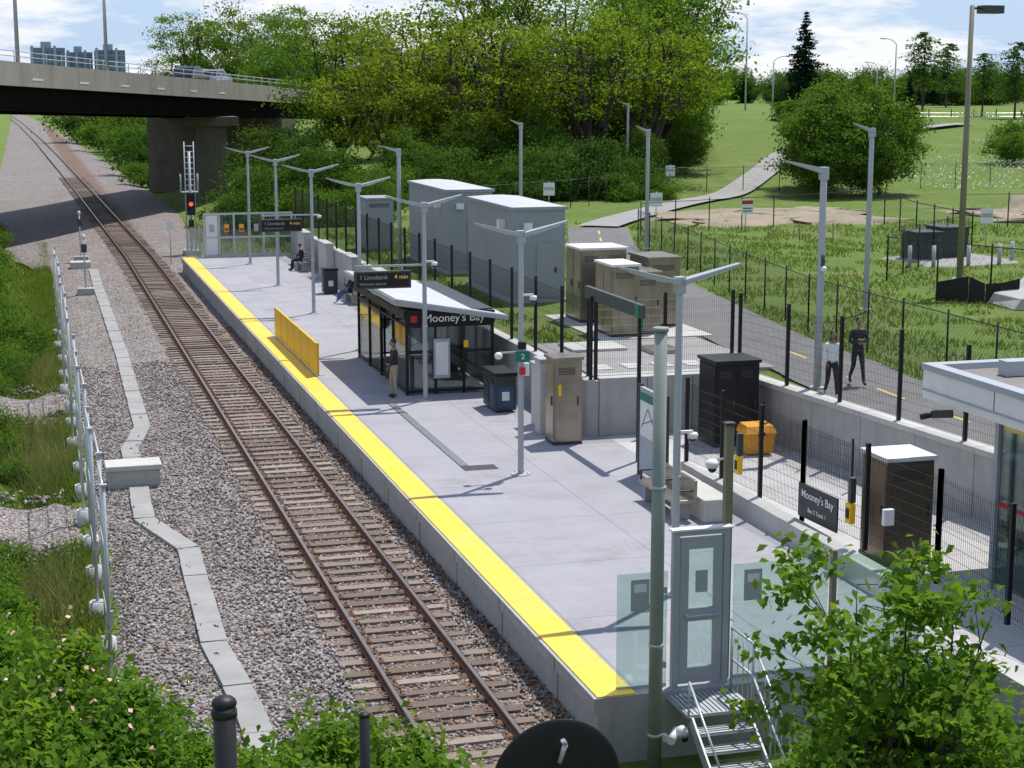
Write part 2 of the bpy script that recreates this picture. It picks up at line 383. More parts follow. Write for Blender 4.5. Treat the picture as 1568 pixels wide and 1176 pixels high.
tp=[(tx(y),y) for y in [8,60,100,120,140,165,190,215,240,280,315,350,400,450,500,550,600,700]]
for s in (-1,1):
    mb=MB()
    sweep(mb,s*.7525,tp,[(-.07,-.712),(.07,-.712),(.07,-.70),(.012,-.68),(.012,-.64),(-.012,-.64),(-.012,-.68),(-.07,-.70)],RUST)
    sweep(mb,s*.7525,tp,[(-.036,-.64),(.036,-.64),(.036,-.604),(-.036,-.604)],RUST)
    sweep(mb,s*.7525,tp,[(-.03,-.603),(.03,-.603),(.026,-.598),(-.026,-.598)],RAILT)
    mb.build('railway_rail')
tr=[(3.4,95),(3.3,87),(3.2,64.3),(3.0,50),(2.45,47),(2.4,42.5),(2.3,39.1),(3.05,36.2),(2.9,29.7),(3.1,26.1),(3.1,20)]
mb=MB()
def lerp(a,b,t): return a+(b-a)*t
for (x0,y0),(x1,y1) in zip(tr,tr[1:]):
    L=math.hypot(x1-x0,y1-y0); k=max(1,int(L/1.0)); dx,dy=(x1-x0)/L,(y1-y0)/L; nx,ny=-dy*.24,dx*.24
    for i in range(k):
        a=i/k+.012/L; b=(i+1)/k
        ax,ay=lerp(x0,x1,a),lerp(y0,y1,a); bx,by=lerp(x0,x1,b),lerp(y0,y1,b); z=-.79+random.uniform(-.012,.012); q=random.uniform(-.012,.012); ax+=q;bx+=q
        mb.hexa([(ax-nx,ay-ny,-1.1),(ax+nx,ay+ny,-1.1),(bx+nx,by+ny,-1.1),(bx-nx,by-ny,-1.1),(ax-nx,ay-ny,z),(ax+nx,ay+ny,z),(bx+nx,by+ny,z),(bx-nx,by-ny,z)],CONCT)
mb.build('cable_trough')
mb=MB(); mb.box(1.65,2.95,42.5,43.3,-1.1,-.42,CONC); mb.box(1.6,3.0,42.45,43.35,-.415,-.28,CONCL)
mb.build('concrete_junction_box',bevel=.02)
# ---------------------------------------------------------------- platform
mb=MB(); 
mb.box(8.0,14.55,23.0,92.0,-1.2,0,CONC,top=PLAT)
mb.box(7.94,8.0,23.0,92.0,-.22,-.003,CONC)
mb.build('platform',bevel=0)
mb=MB(); mb.box(8.0,8.62,23.02,91.9,.001,.02,TACT); mb.build('tactile_strip')
mb=MB(); mb.box(14.55,19.9,19.0,41.35,-1.2,-.004,CONC,top=PAVE); mb.build('concourse_pavement')
mb=MB()
for y in np.arange(25,92,3.35): mb.box(7.936,7.944,y-.012,y+.012,-.22,-.01,DGREY)
for y in np.arange(25,92,3.35): mb.box(7.994,7.9995,y-.012,y+.012,-.9,-.22,DGREY)
mb.build('platform_joint_seals')
mb=MB(); mb.box(9.9,10.12,38.9,47.6,.001,.008,DRAIN); mb.box(9.9,10.75,38.4,38.9,.001,.008,DRAIN); 
for y in np.arange(38.95,47.6,.1): mb.box(9.92,10.10,y,y+.04,.009,.014,GALV)
mb.build('slot_drain')
mb=MB(); mb.box(8.66,8.72,52.6,61.8,.06,1.1,YEL)
for y in np.arange(52.8,62,1.45): mb.box(8.73,8.79,y-.03,y+.03,.0,1.06,YEL); mb.box(8.73,8.95,y-.05,y+.05,.002,.02,GALV)
for y in np.arange(54.1,61.8,1.53): mb.box(8.656,8.6595,y-.008,y+.008,.08,1.08,DGREY)
mb.build('yellow_barrier_panel',bevel=.006)
mb=MB()
mb.box(14.0,14.35,41.4,92.0,-1.0,1.5,CONC,top=CONCL)
mb.build('platform_back_wall',bevel=.02)
mb=MB()
mb.box(14.36,18.3,41.38,41.74,-.5,1.55,CONC,top=CONCL)
for x in (15.7,17.0): mb.box(x-.01,x+.01,41.374,41.379,0,1.5,DGREY)
mb.build('retaining_wall',bevel=.015)
mb=MB()
y0,y1=41.8,16.0
def wp(y,o,z): return (wall_x(min(y,41.5))+o,y,z)
seg=12
for i in range(seg):
    a=y0+(y1-y0)*i/seg; b=y0+(y1-y0)*(i+1)/seg+.02
    mb.hexa([wp(b,-.2,-.5),wp(b,.2,-.5),wp(a,.2,-.5),wp(a,-.2,-.5),wp(b,-.2,1.42),wp(b,.2,1.42),wp(a,.2,1.42),wp(a,-.2,1.42)],CONC)
    mb.hexa([wp(b,-.24,1.425),wp(b,.24,1.425),wp(a,.24,1.425),wp(a,-.24,1.425),wp(b,-.24,1.56),wp(b,.24,1.56),wp(a,.24,1.56),wp(a,-.24,1.56)],CONCL)
mb.build('retaining_wall',bevel=.008)
mb=MB(); mb.box(14.6,14.95,26.0,36.2,-.2,.42,CONCL); mb.build('kerb_wall',bevel=.015)
# ---------------------------------------------------------------- fences
def fence(name,pts,h,sp=2.5,vs=.06,hs=.22,wr=.0035,pr=.04,post=BLACK,wire=WIRE,square=True,extra=0.12,diag=False):
    mb=MB()
    for (x0,y0,z0),(x1,y1,z1) in zip(pts,pts[1:]):
        A=Vector((x0,y0,z0));B=Vector((x1,y1,z1));L=(B-A).length;k=max(1,round(L/sp))
        for i in range(k+1):
            p=A.lerp(B,i/k)
            if square: mb.box(p.x-pr,p.x+pr,p.y-pr,p.y+pr,p.z-.1,p.z+h+extra,post)
            else: mb.cyl(p-Vector((0,0,.3)),p+Vector((0,0,h+extra)),pr,post,n=6)
        up=Vector((0,0,1))
        if diag:
            nn=int(L/vs)
            for i in range(-int(h/vs),nn):
                for s in (0,1):
                    a0=i*vs; a1=a0+h; za,zb=0,h
                    if a0<0: za=-a0; a0=0
                    if a1>L: zb-=a1-L; a1=L
                    if s: za,zb=h-za,h-zb
                    mb.cyl(A.lerp(B,a0/L)+up*za,A.lerp(B,a1/L)+up*zb,wr,wire,n=3,caps=False)
            mb.cyl(A+up*h,B+up*h,pr*.6,post,n=5,caps=False)
        else:
            for i in range(int(L/vs)+1):
                p=A.lerp(B,min(1,i*vs/L)); mb.cyl(p+up*.06,p+up*h,wr,wire,n=3,caps=False)
            z=.06
            while z<=h+.001:
                mb.cyl(A+up*z,B+up*z,wr*1.3,wire,n=3,caps=False); z+=hs
    return mb.build(name)
fence('mesh_fence',[(14.18,41.6,1.5),(14.18,92,1.5)],2.1,2.5,.09,.25,.004)
fence('mesh_fence',[(14.3,41.55,1.55),(18.2,41.55,1.55)],2.1,1.95,.06,.22)
fence('mesh_fence',[wp(41.5,0,1.56),wp(17,0,1.56)],2.0,2.45,.06,.22)
fence('mesh_fence',[(14.75,36.2,.42),(15.1,30.7,.42),(15.5,26.0,.42),(15.9,22,.1)],1.9,2.05,.06,.22,.004)
fence('mesh_fence',[(17.9,41.2,0),(17.95,34,0)],1.1,2.4,.1,.5,pr=.02)
PATH=[(21.6,16),(21.3,28),(21.1,36),(21.3,42),(22.1,49),(23.2,56),(24.6,66),(26.5,76),(30,87),(37,97),(46,107),(55,121),(63,135),(70,144),(80,150),(95,158)]
def ribbon(name,P,wid,mat,dz,dash=None,off=0):
    Q=[]
    for (a,b) in zip(P,P[1:]):
        L=math.hypot(b[0]-a[0],b[1]-a[1]); k=max(1,int(L/1.5))
        for i in range(k): Q.append((lerp(a[0],b[0],i/k),lerp(a[1],b[1],i/k)))
    Q.append(P[-1])
    for it in range(8):
        Q=[Q[0]]+[((Q[i-1][0]+Q[i][0]*2+Q[i+1][0])/4,(Q[i-1][1]+Q[i][1]*2+Q[i+1][1])/4) for i in range(1,len(Q)-1)]+[Q[-1]]
    mb=MB()
    for i in range(len(Q)-1):
        if dash and i%dash: continue
        o=[]
        for j in (i,i+1):
            k=min(len(Q)-1,max(1,j)); dx=Q[k][0]-Q[k-1][0]; dy=Q[k][1]-Q[k-1][1]; l=math.hypot(dx,dy); nx,ny=dy/l,-dx/l
            for s in (-1,1):
                x=Q[j][0]+nx*s*wid/2; y=Q[j][1]+ny*s*wid/2; o.append((x,y,max(gh(x,y),gh(*Q[j]))+dz))
        mb.face([o[0],o[1],o[3],o[2]],mat)
    mb.build(name)
ribbon('asphalt_path',PATH[:9],3.3,ASPH,.05)
ribbon('hill_path',PATH[8:],2.3,GRAVP,.14)
ribbon('path_centre_line',PATH[:9],.1,pmat('line_yellow',(.6,.42,.08),(.5,.36,.1),4,.7),.058,dash=2)
def gz(P): return [(x,y,gh(x,y)) for x,y in P]
def dens(P,n=4):
    o=[]
    for a,b in zip(P,P[1:]):
        for i in range(n): o.append((lerp(a[0],b[0],i/n),lerp(a[1],b[1],i/n)))
    return o+[P[-1]]
CF=gz([(23.6,30),(23.6,42),(24.6,50),(25.9,58),(27.6,68),(29,78)])
fence('chain_link_fence',CF,1.8,2.6,.15,.5,.003,.028,diag=True,square=False)
fence('chain_link_fence',gz(dens([(31,83),(40,86),(47,88)],2)),1.7,2.6,3,.5,.004,.03,diag=True,square=False)
fence('chain_link_fence',gz(dens([(47,88),(44,72),(34,62),(37.5,52)],2)),1.8,2.6,.4,.5,.004,.035,diag=True,square=False)
fence('chain_link_fence',gz(dens([(24,95),(33,101)],1)+dens([(44,112),(60,110),(95,98)],3)),1.8,2.6,3,.5,.005,.03,diag=True,square=False,post=DGREY)
fence('guard_rail',gz(dens([(88,184),(110,176),(150,160)],3)),.8,3,3,.4,.025,.04,post=DGREY,wire=GALV)
fence('chain_link_fence',gz(dens([(50,83),(75,76)],2)),1.8,2.6,.6,.5,.004,.035,diag=True,square=False)
# ---------------------------------------------------------------- lamps
def wing_lamp(x,y,cams=(),name='platform_lamp_post'):
    e=empty(name,(x,y,0)); mb=MB()
    mb.cyl((0,0,0),(0,0,.03),.24,GALV,n=16); 
    for a in range(4): mb.cyl((.17*math.cos(a*1.57+.78),.17*math.sin(a*1.57+.78),.03),(.17*math.cos(a*1.57+.78),.17*math.sin(a*1.57+.78),.07),.02,GALV,n=6)
    mb.cyl((0,0,.03),(0,0,5.75),.075,GREYP,r1=.06,n=12)
    mb.box(-.09,.09,-.09,.09,5.55,5.85,GREYP); mb.box(-.05,.05,-.085,-.07,.5,.75,GREYP); mb.cyl((0,0,2.2),(0,0,2.23),.08,GALV,n=12)
    mb.build('pole',e,bevel=.008)
    mb=MB()
    for s in (-1,1):
        mb.hexa([(s*.05,-.13,5.70),(s*.05,.13,5.70),(s*1.13,.07,6.02),(s*1.13,-.07,6.02),(s*.05,-.13,5.80),(s*.05,.13,5.80),(s*1.13,.07,6.06),(s*1.13,-.07,6.06)],GREYP)
        mb.hexa([(s*.3,-.08,5.755),(s*.3,.08,5.755),(s*.95,.05,5.95),(s*.95,-.05,5.95),(s*.3,-.08,5.79),(s*.3,.08,5.79),(s*.95,.05,5.98),(s*.95,-.05,5.98)],WHITE)
    mb.build('wing_arms',e)
    for z in cams:
        mb=MB(); mb.box(.05,.3,-.03,.03,z,z+.05,WHITE); mb.cyl((.3,0,z),(.3,0,z-.1),.09,WHITE,n=12); mb.ell((.3,0,z-.1),(.085,.085,.085),TINT); mb.build('dome_camera',e)
    return e
lamps={}
for y,c in ((27.7,(3.0,)),(37.7,(4.3,)),(47.7,(4.1,)),(57.7,()),(67.7,(4.0,)),(77.7,()),(87.7,())): lamps[y]=wing_lamp(11.1,y,c)
e=lamps[37.7]; mb=MB(); mb.box(-.16,.2,-.1,-.075,2.75,3.0,GREEN); mb.box(-.1,.1,-.12,-.07,3.05,3.22,BLACK); mb.build('info_plate',e)
mb=MB(); mb.box(-.07,.07,-.16,-.07,2.45,2.62,RED); mb.box(.08,.2,-.05,.05,2.4,2.7,WHITE); mb.box(-.55,-.1,-.02,.02,2.95,2.99,GALV); mb.ell((-.55,0,2.9),(.1,.1,.09),WHITE); mb.ell((-.55,0,2.85),(.06,.06,.06),TINT); mb.build('help_unit',e)
text(e,'2',.18,(.02,-.105,2.87),FY,WTEXT)
def led_sign(pole,z):
    mb=MB(); mb.box(-2.05,-.05,-.03,.03,z+.62,z+.68,GREYP); mb.box(-2.0,-1.95,-.02,.02,z+.5,z+.62,GREYP); mb.box(-.7,-.65,-.02,.02,z+.5,z+.62,GREYP)
    mb.box(-2.08,-.42,-.1,.1,z,z+.5,DGREY); mb.box(-2.02,-.48,-.104,-.101,z+.05,z+.45,BLACK); mb.build('led_departure_sign',pole,bevel=.01)
    text(pole,'1 Limebank',.18,(-1.95,-.108,z+.33),FY,DIMT,'LEFT'); text(pole,'4 min',.18,(-.92,-.108,z+.33),FY,AMBER,'LEFT'); text(pole,'Welcome aboard',.11,(-1.95,-.108,z+.14),FY,DIMT,'LEFT')
led_sign(lamps[47.7],3.38); led_sign(lamps[67.7],3.38)
def arm_lamp(x,y,zb,zt,L=1.05,name='path_lamp_post',rz=0,cam=False):
    e=empty(name,(x,y,zb),(0,0,rz)); H=zt-zb; mb=MB()
    mb.cyl((0,0,0),(0,0,.05),.2,CONCL,n=12); mb.cyl((0,0,.05),(0,0,H),.1,GREYP,r1=.085,n=10); mb.box(-.1,.1,-.1,.1,H-.3,H+.02,GREYP); mb.build('pole',e,bevel=.006)
    mb=MB(); mb.hexa([(-.05,-.13,H-.14),(-.05,.13,H-.14),(-L,.08,H+.16),(-L,-.08,H+.16),(-.05,-.13,H),(-.05,.13,H),(-L,.08,H+.2),(-L,-.08,H+.2)],GREYP); mb.build('arm',e)
    if cam:
        mb=MB(); mb.cyl((0,-.1,H*.55),(0,-.1,H*.55+.35),.05,DGREY); mb.ell((0,-.16,H*.55),(.08,.08,.08),WHITE); mb.build('camera',e)
arm_lamp(19.35,38.7,1.5,7.15,cam=True); arm_lamp(28.6,53.6,1.3,7.7,.7); arm_lamp(28.7,76,1.4,7.1,.6); arm_lamp(41.5,114,1.8,7.9,.8); arm_lamp(25.6,87,1.4,7.2,.6); arm_lamp(16.0,73.6,1.3,6.4,.9)
def high_lamp(x,y,zt,L,name='street_lamp',head=True,s=1):
    zb=gh(x,y)-.1; mb=MB(); mb.cyl((x,y,zb),(x,y,zt),.14,GREYP if not head else POLET,r1=.09,n=8)
    if head:
        mb.box(x,x+.5,y-.04,y+.04,zt-.15,zt-.07,DGREY); mb.box(x+.35,x+1.25,y-.25,y+.25,zt-.3,zt,DGREY)
        mb.box(x+.45,x+1.15,y-.2,y+.2,zt-.31,zt-.301,WHITE); mb.cyl((x,y,zb),(x,y,zb+.6),.3,CONC,n=12)
    else:
        P=[(0,0),(-.3*s*L,.5),(-.65*s*L,.72),(-s*L,.78)]
        for a,b in zip(P,P[1:]): mb.cyl((x+a[0],y,zt+a[1]),(x+b[0],y,zt+b[1]),.06,GREYP,n=6)
        mb.box(min(x-s*L,x-s*L-s*.7),max(x-s*L,x-s*L-s*.7),y-.12,y+.12,zt+.7,zt+.85,GREYP)
    mb.build(name)
high_lamp(35.1,58.2,12.2,1)
high_lamp(94,212,18,1.8,head=False); high_lamp(118,215,14.8,1.8,head=False); high_lamp(150,280,12.5,1.8,head=False); high_lamp(104,225,12.5,1.8,head=False,s=-1)
mb=MB(); mb.cyl((8.66,22.3,-1.1),(8.66,22.3,5.72),.105,POLEG,r1=.095,n=16); mb.cyl((8.66,22.3,5.725),(8.66,22.3,5.78),.115,POLEG,n=16)
for z in (1.0,3.4,-.4): mb.cyl((8.66,22.3,z),(8.66,22.3,z+.05),.112,GALV,n=16)
mb.build('utility_pole')
mb=MB(); mb.box(8.75,8.82,22.15,22.25,-.45,-.35,WHITE); mb.cyl((8.8,22.0,-.38),(9.0,22.25,-.33),.07,WHITE,n=12); mb.ell((9.02,22.1,-.3),(.1,.1,.1),WHITE); mb.cyl((9.02,22.0,-.36),(9.02,21.97,-.38),.05,TINT,n=10); mb.build('security_camera')
mb=MB(); mb.box(10.16,10.28,23.3,23.42,0,4.05,POLET); mb.box(10.14,10.3,23.28,23.44,4.052,4.1,DGREY)
mb.cyl((10.1,23.3,3.55),(9.9,23.2,3.55),.02,WHITE); mb.ell((9.88,23.2,3.5),(.11,.11,.08),WHITE); mb.ell((9.88,23.2,3.43),(.07,.07,.07),TINT); mb.build('camera_post')
# ---------------------------------------------------------------- shelter
sh=empty('platform_shelter',(10.75,48.6,0))
W,Ld=2.65,7.5; mb=MB()
for x in (0,W):
    for y in (0,1.9,3.75,5.6,Ld): mb.box(x-.045,x+.045,y-.045,y+.045,0,2.62 if x==0 else 2.45,BLACK)
for x in (.88,1.76): mb.box(x-.035,x+.035,-.035,.035,0,2.5,BLACK); mb.box(x-.035,x+.035,Ld-.035,Ld+.035,0,2.5,BLACK)
for y in (0,Ld):
    for z in (.08,1.25,2.05): mb.box(.046,W-.046,y-.03,y+.03,z,z+.06,BLACK)
for x in (0,W):
    for z in (.08,2.05): mb.box(x-.03,x+.03,.046,Ld-.046,z,z+.06,BLACK)
mb.build('frame',sh)
mb=MB()
for x in (0,W):
    mb.box(x-.008,x+.008,.05,1.85,.14,2.05,GLASSD); mb.box(x-.008,x+.008,3.8,5.55,.14,2.05,GLASSD); mb.box(x-.008,x+.008,5.65,Ld-.05,.14,2.05,GLASSD)
for y in (0,Ld): mb.box(.05,W-.05,y-.008,y+.008,.14,2.05,GLASSD)
mb.box(W-.008,W+.008,1.95,3.7,.14,2.05,GLASSD)
mb.build('glazing',sh)
mb=MB(); mb.box(-.06,W+.06,-.09,-.05,2.12,2.52,BLACK); mb.box(-.09,-.05,-.04,Ld,2.3,2.52,BLACK); mb.build('name_board',sh)
text(sh,"Mooney's Bay",.34,(W/2+.12,-.098,2.32),FY,WTEXT)
mb=MB(); mb.box(.1,.3,-.097,-.091,2.22,2.42,RED); mb.build('logo',sh)
def rz_(x): return 2.95-.17*(x+.45)
mb=MB(); x0,x1=-.45,W+.4; y0,y1=-.4,Ld+.4
mb.hexa([(x0,y0,rz_(x0)-.16),(x1,y0,rz_(x1)-.12),(x1,y1,rz_(x1)-.12),(x0,y1,rz_(x0)-.16),(x0,y0,rz_(x0)),(x1,y0,rz_(x1)),(x1,y1,rz_(x1)),(x0,y1,rz_(x0))],GREYP)
mb.hexa([(x0+.05,y0+.05,rz_(x0)+.003),(x1-.05,y0+.05,rz_(x1)+.003),(x1-.05,y1-.05,rz_(x1)+.003),(x0+.05,y1-.05,rz_(x0)+.003),(x0+.05,y0+.05,rz_(x0)+.03),(x1-.05,y0+.05,rz_(x1)+.03),(x1-.05,y1-.05,rz_(x1)+.03),(x0+.05,y1-.05,rz_(x0)+.03)],SHEDR)
mb.box(-.02,W+.02,-.02,Ld,2.52,2.56,DGREY)
mb.build('roof',sh)
mb=MB(); mb.box(W-.5,W-.08,.6,Ld-.6,.42,.47,STEEL)
for y in (1,3.7,6.4): mb.box(W-.45,W-.15,y-.04,y+.04,0,.42,DGREY)
mb.box(.8,1.3,-.12,-.06,.5,1.7,GREYP); mb.box(.86,1.24,-.125,-.121,.6,1.6,WHITE)
for x in(.5,1.75): mb.box(x,x+.14,-.05,-.036,1.4,1.62,YEL)
mb.build('bench_and_heater',sh)
mb=MB()
for y in (4.0,5.8,7.0): mb.box(-.02,-.01,y,y+.12,1.1,1.5,YEL)
mb.box(.03,.05,5.7,5.9,.2,2,YEL); mb.build('decal',sh)
def bins(x,y,n=2,name='recycling_bin',cols=(BLUE,DKGREEN)):
    mb=MB()
    for i in range(n):
        a=x+i*.02; yy=y+i*.68
        mb.box(x,x+.62,yy,yy+.62,.06,1.05,DGREY); mb.box(x-.012,x-.002,yy+.08,yy+.54,.15,.75,cols[i%2]); mb.box(x+.06,x+.56,yy-.012,yy-.002,.15,.75,cols[i%2])
        mb.box(x-.03,x+.65,yy-.03,yy+.65,1.05,1.15,BLACK); mb.box(x-.014,x-.003,yy+.15,yy+.47,.82,.98,BLACK); mb.box(x+.04,x+.12,yy+.04,yy+.12,0,.06,BLACK); mb.box(x+.5,x+.58,yy+.5,yy+.58,0,.06,BLACK)
        mb.box(x+.2,x+.42,yy-.016,yy-.0125,.35,.6,WHITE)
    mb.build(name,bevel=.02)
bins(12.55,45.2,2,cols=(pmat('bin_blue_dark',(.035,.08,.15)),DKGREEN)); bins(12.6,73.9,1,'waste_bin',(DGREY,DGREY)); bins(12.6,62.8,1,'waste_bin',(DGREY,DGREY))
def cabinet(name,x0,x1,y0,y1,z0,h,mat,doors=2,cap=None,par=None,side=True):
    mb=MB(); z1=z0+h; mb.box(x0-.02,x1+.02,y0-.02,y1+.02,z0-.3,z0+.08,DGREY if mat is not SHEDM else CONC); mb.box(x0,x1,y0,y1,z0+.08,z1-.08,mat)
    mb.box(x0-.05,x1+.05,y0-.05,y1+.05,z1-.078,z1,cap or mat)
    w=(x1-x0)/doors
    for i in range(doors):
        a=x0+w*i+.03; mb.box(a,a+w-.06,y0-.018,y0-.002,z0+.14,z1-.16,mat); mb.box(a+w-.16,a+w-.12,y0-.045,y0-.019,z0+h*.45,z0+h*.55,DGREY)
        for k in range(5): mb.box(a+.08,a+w-.22,y0-.024,y0-.0185,z1-.45+.04*k,z1-.43+.04*k,DGREY)
    if side:
        d=max(1,round((y1-y0)/.9)); w=(y1-y0)/d
        for i in range(d):
            a=y0+w*i+.03; mb.box(x0-.018,x0-.002,a,a+w-.06,z0+.14,z1-.16,mat); mb.box(x0-.045,x0-.019,a+.1,a+.14,z0+h*.45,z0+h*.55,DGREY)
    return mb.build(name,par,bevel=.012)
cabinet('steel_equipment_cabinet',12.85,13.6,40.6,41.3,0,2.3,STEEL,1)
mb=MB(); mb.box(12.95,13.03,40.55,40.58,1.3,1.6,YEL); mb.build('warning_label',bpy.data.objects['steel_equipment_cabinet'])
mb=MB(); mb.box(12.9,13.5,42.0,42.5,0,1.95,CONCL); mb.box(12.86,13.54,41.96,42.54,1.953,2.05,GREYP); mb.box(13.1,13.5,43.0,43.5,0,1.7,CONCL); mb.box(13.05,13.55,42.95,43.55,1.703,1.76,GREYP); mb.box(13.0,13.3,41.95,41.985,1.0,1.7,GREYP); mb.build('concrete_service_pillar',bevel=.02)
cabinet('steel_transformer_cabinet',17.6,18.5,49.6,51.2,1.35,2.3,STEEL,1,cap=WHITE)
cabinet('steel_transformer_cabinet',18.55,19.4,50.0,52.3,1.35,2.0,STEEL,1)
cabinet('steel_transformer_cabinet',17.7,19.3,53.0,54.6,1.35,2.5,STEEL,2,cap=WHITE)
cabinet('steel_transformer_cabinet',19.5,20.6,51.4,53.2,1.35,2.3,STEEL,1)
cabinet('bronze_fare_cabinet',15.65,16.65,28.2,29.2,0,2.15,COPPER,1,cap=WHITE)
cabinet('black_equipment_cabinet',16.75,17.95,39.2,40.3,0,2.25,BLACK,2,cap=BLACK)
mb=MB(); mb.box(14.6,20.0,42.6,48.5,1.2,1.42,CONC,top=GRAVP); mb.box(14.6,18.2,42.1,42.4,1.2,1.5,CONCL); mb.box(17.1,20.9,49.2,55.2,1.2,1.345,CONCL); mb.box(15.3,17,46.5,48,1.425,1.5,CONCL);mb.box(17.4,18.3,45.5,46.6,1.425,1.55,STEEL)
for x in np.arange(15,19.6,.9): mb.box(x,x+.5,43.4,44.2,1.425,1.44,CONCL)
mb.build('equipment_pad',bevel=.01)
mb=MB(); x,y=17.1,38.0
mb.hexa([(x+.06,y+.05,.03),(x+.74,y+.05,.03),(x+.74,y+.55,.03),(x+.06,y+.55,.03),(x,y,.55),(x+.8,y,.55),(x+.8,y+.6,.55),(x,y+.6,.55)],ORANGE)
mb.hexa([(x-.03,y-.03,.555),(x+.83,y-.03,.555),(x+.83,y+.63,.555),(x-.03,y+.63,.555),(x+.05,y+.08,.74),(x+.75,y+.08,.74),(x+.75,y+.55,.78),(x+.05,y+.55,.78)],ORANGE)
mb.box(x+.3,x+.5,y-.045,y-.031,.5,.6,BLACK); mb.build('salt_bin',bevel=.02)
def shed(x0,x1,y0,y1,z0,z1):
    e=empty('equipment_shed'); mb=MB(); mb.box(x0-.1,x1+.1,y0-.1,y1+.1,z0-.4,z0+.12,CONC); mb.box(x0,x1,y0,y1,z0+.12,z1,SHEDM)
    for y in np.arange(y0+1.2,y1,1.2): mb.box(x0-.006,x0-.001,y-.008,y+.008,z0+.15,z1-.05,GREYP)
    for x in np.arange(x0+1.1,x1,1.1): mb.box(x-.008,x+.008,y0-.006,y0-.001,z0+.15,z1-.05,GREYP)
    mb.build('walls',e); mb=MB()
    mb.hexa([(x0-.08,y0-.08,z1),(x1+.08,y0-.08,z1),(x1+.08,y1+.08,z1),(x0-.08,y1+.08,z1),(x0-.08,y0-.08,z1+.12),(x1+.08,y0-.08,z1+.12),(x1+.08,y1+.08,z1+.12),(x0-.08,y1+.08,z1+.12)],SHEDM)
    mb.hexa([(x0,y0,z1+.121),(x1,y0,z1+.121),(x1,y1,z1+.121),(x0,y1,z1+.121),(x0+.7,y0+.5,z1+.2),(x1-.7,y0+.5,z1+.2),(x1-.7,y1-.5,z1+.2),(x0+.7,y1-.5,z1+.2)],SHEDR)
    mb.build('roof',e); mb=MB()
    mb.box(x0-.25,x0-.007,y0+1,y0+1.3,z1-.7,z1-.4,WHITE); mb.box(x0+.4,x0+.7,y0-.2,y0-.007,z1-.7,z1-.45,WHITE); mb.box(x0+.9,x1-.2,y0-.04,y0-.007,z0+.2,z0+2.2,SHEDM); mb.box(x1-.4,x1-.34,y0-.1,y0-.041,z0+1.1,z0+1.3,DGREY)
    mb.build('fittings',e)
shed(17,19.0,58.8,65.2,1.3,4.7); shed(17,19.0,68.8,76,1.3,4.75)
cabinet('grey_relay_cabinet',15.6,16.9,79,81,1.3,2.6,SHEDM,1)
e=empty('station_entrance_sign'); mb=MB()
mb.box(14.25,14.33,38.2,38.28,0,3.9,BLACK); mb.box(14.25,14.33,42.1,42.18,1.4,3.9,BLACK); mb.build('posts',e)
mb=MB(); mb.box(14.23,14.35,38.0,42.3,3.6,3.93,pmat('sign_grey_green',(.05,.065,.06),(.06,.075,.07))); mb.build('board',e)
mb=MB(); mb.box(14.21,14.228,38.1,38.4,3.62,3.91,GREEN); mb.box(14.3,14.34,38.15,38.19,3.3,3.59,GREEN); mb.build('line_badge',e)
e=empty('map_board',(.3,-.6,0)); mb=MB(); mb.box(13.52,13.6,35.9,37.5,.1,2.15,GREYP); mb.box(13.5,13.518,36.0,37.4,1.0,2.05,WHITE); mb.box(13.49,13.499,36.0,37.4,1.85,2.05,GREEN)
mb.box(13.5,13.62,35.82,35.9,0,2.2,DGREY); mb.box(13.5,13.62,37.5,37.58,0,2.2,DGREY); mb.build('board',e)
mb=MB()
for a,b in (((36.2,1.1),(36.9,1.7)),((36.9,1.7),(37.3,1.2)),((36.2,1.6),(37.2,1.3))): mb.cyl((13.497,a[0],a[1]),(13.497,b[0],b[1]),.012,BLUE,n=4)
mb.build('map_lines',e)
def bench(x,y,L,name='platform_bench'):
    mb=MB()
    mb.box(x-.25,x+.25,y,y+L,.4,.48,STEEL); mb.box(x+.2,x+.27,y,y+L,.481,.9,STEEL)
    for k in (y+.25,y+L-.3): mb.box(x-.2,x+.22,k,k+.1,0,.4,CONC)
    for k in (y,y+L/2,y+L-.05): mb.box(x-.22,x+.19,k,k+.04,.66,.7,DGREY); mb.box(x-.22,x-.18,k,k+.04,.481,.66,DGREY)
    mb.build(name,bevel=.008)
bench(13.2,32.4,2.2); bench(13.3,69.7,2.0); bench(13.3,83,2.0)
mb=MB(); mb.box(13.55,14.2,32.2,35.0,0,.5,CONCL); mb.build('concrete_bench_plinth',bevel=.02)
mb=MB()
for y in (66,72.5,79,85.5): mb.box(13.6,13.98,y,y+2.2,0,1.7,CONCL); mb.box(13.55,13.99,y-.05,y+2.25,1.703,1.78,CONCL)
mb.build('concrete_wall_pier',bevel=.02)
e=empty('station_name_sign'); mb=MB(); mb.hexa([(15.03,30.75,.45),(15.06,30.75,.45),(15.15,29.2,.45),(15.12,29.2,.45),(15.03,30.75,1.15),(15.06,30.75,1.15),(15.15,29.2,1.15),(15.12,29.2,1.15)],DGREY); mb.build('panel',e)
text(e,"Mooney's Bay",.23,(15.066,29.97,.95),(math.pi/2,0,-math.pi/2+.058),WTEXT); text(e,"Bus 2 Track 1",.13,(15.066,29.97,.65),(math.pi/2,0,-math.pi/2+.058),WTEXT)
mb=MB(); mb.box(14.9,15.1,26.9,27.0,1.2,1.5,WHITE); mb.build('small_notice_sign')
for (x,y) in ((14.62,32.75),(15.0,28.3)):
    mb=MB(); mb.box(x-.12,x,y-.1,y+.1,.9,1.3,YEL); mb.box(x-.14,x-.121,y-.06,y+.06,1.0,1.2,BLACK); mb.box(x-.1,x+.02,y-.06,y+.06,1.31,1.8,DGREY); mb.build('ticket_validator',bevel=.01)
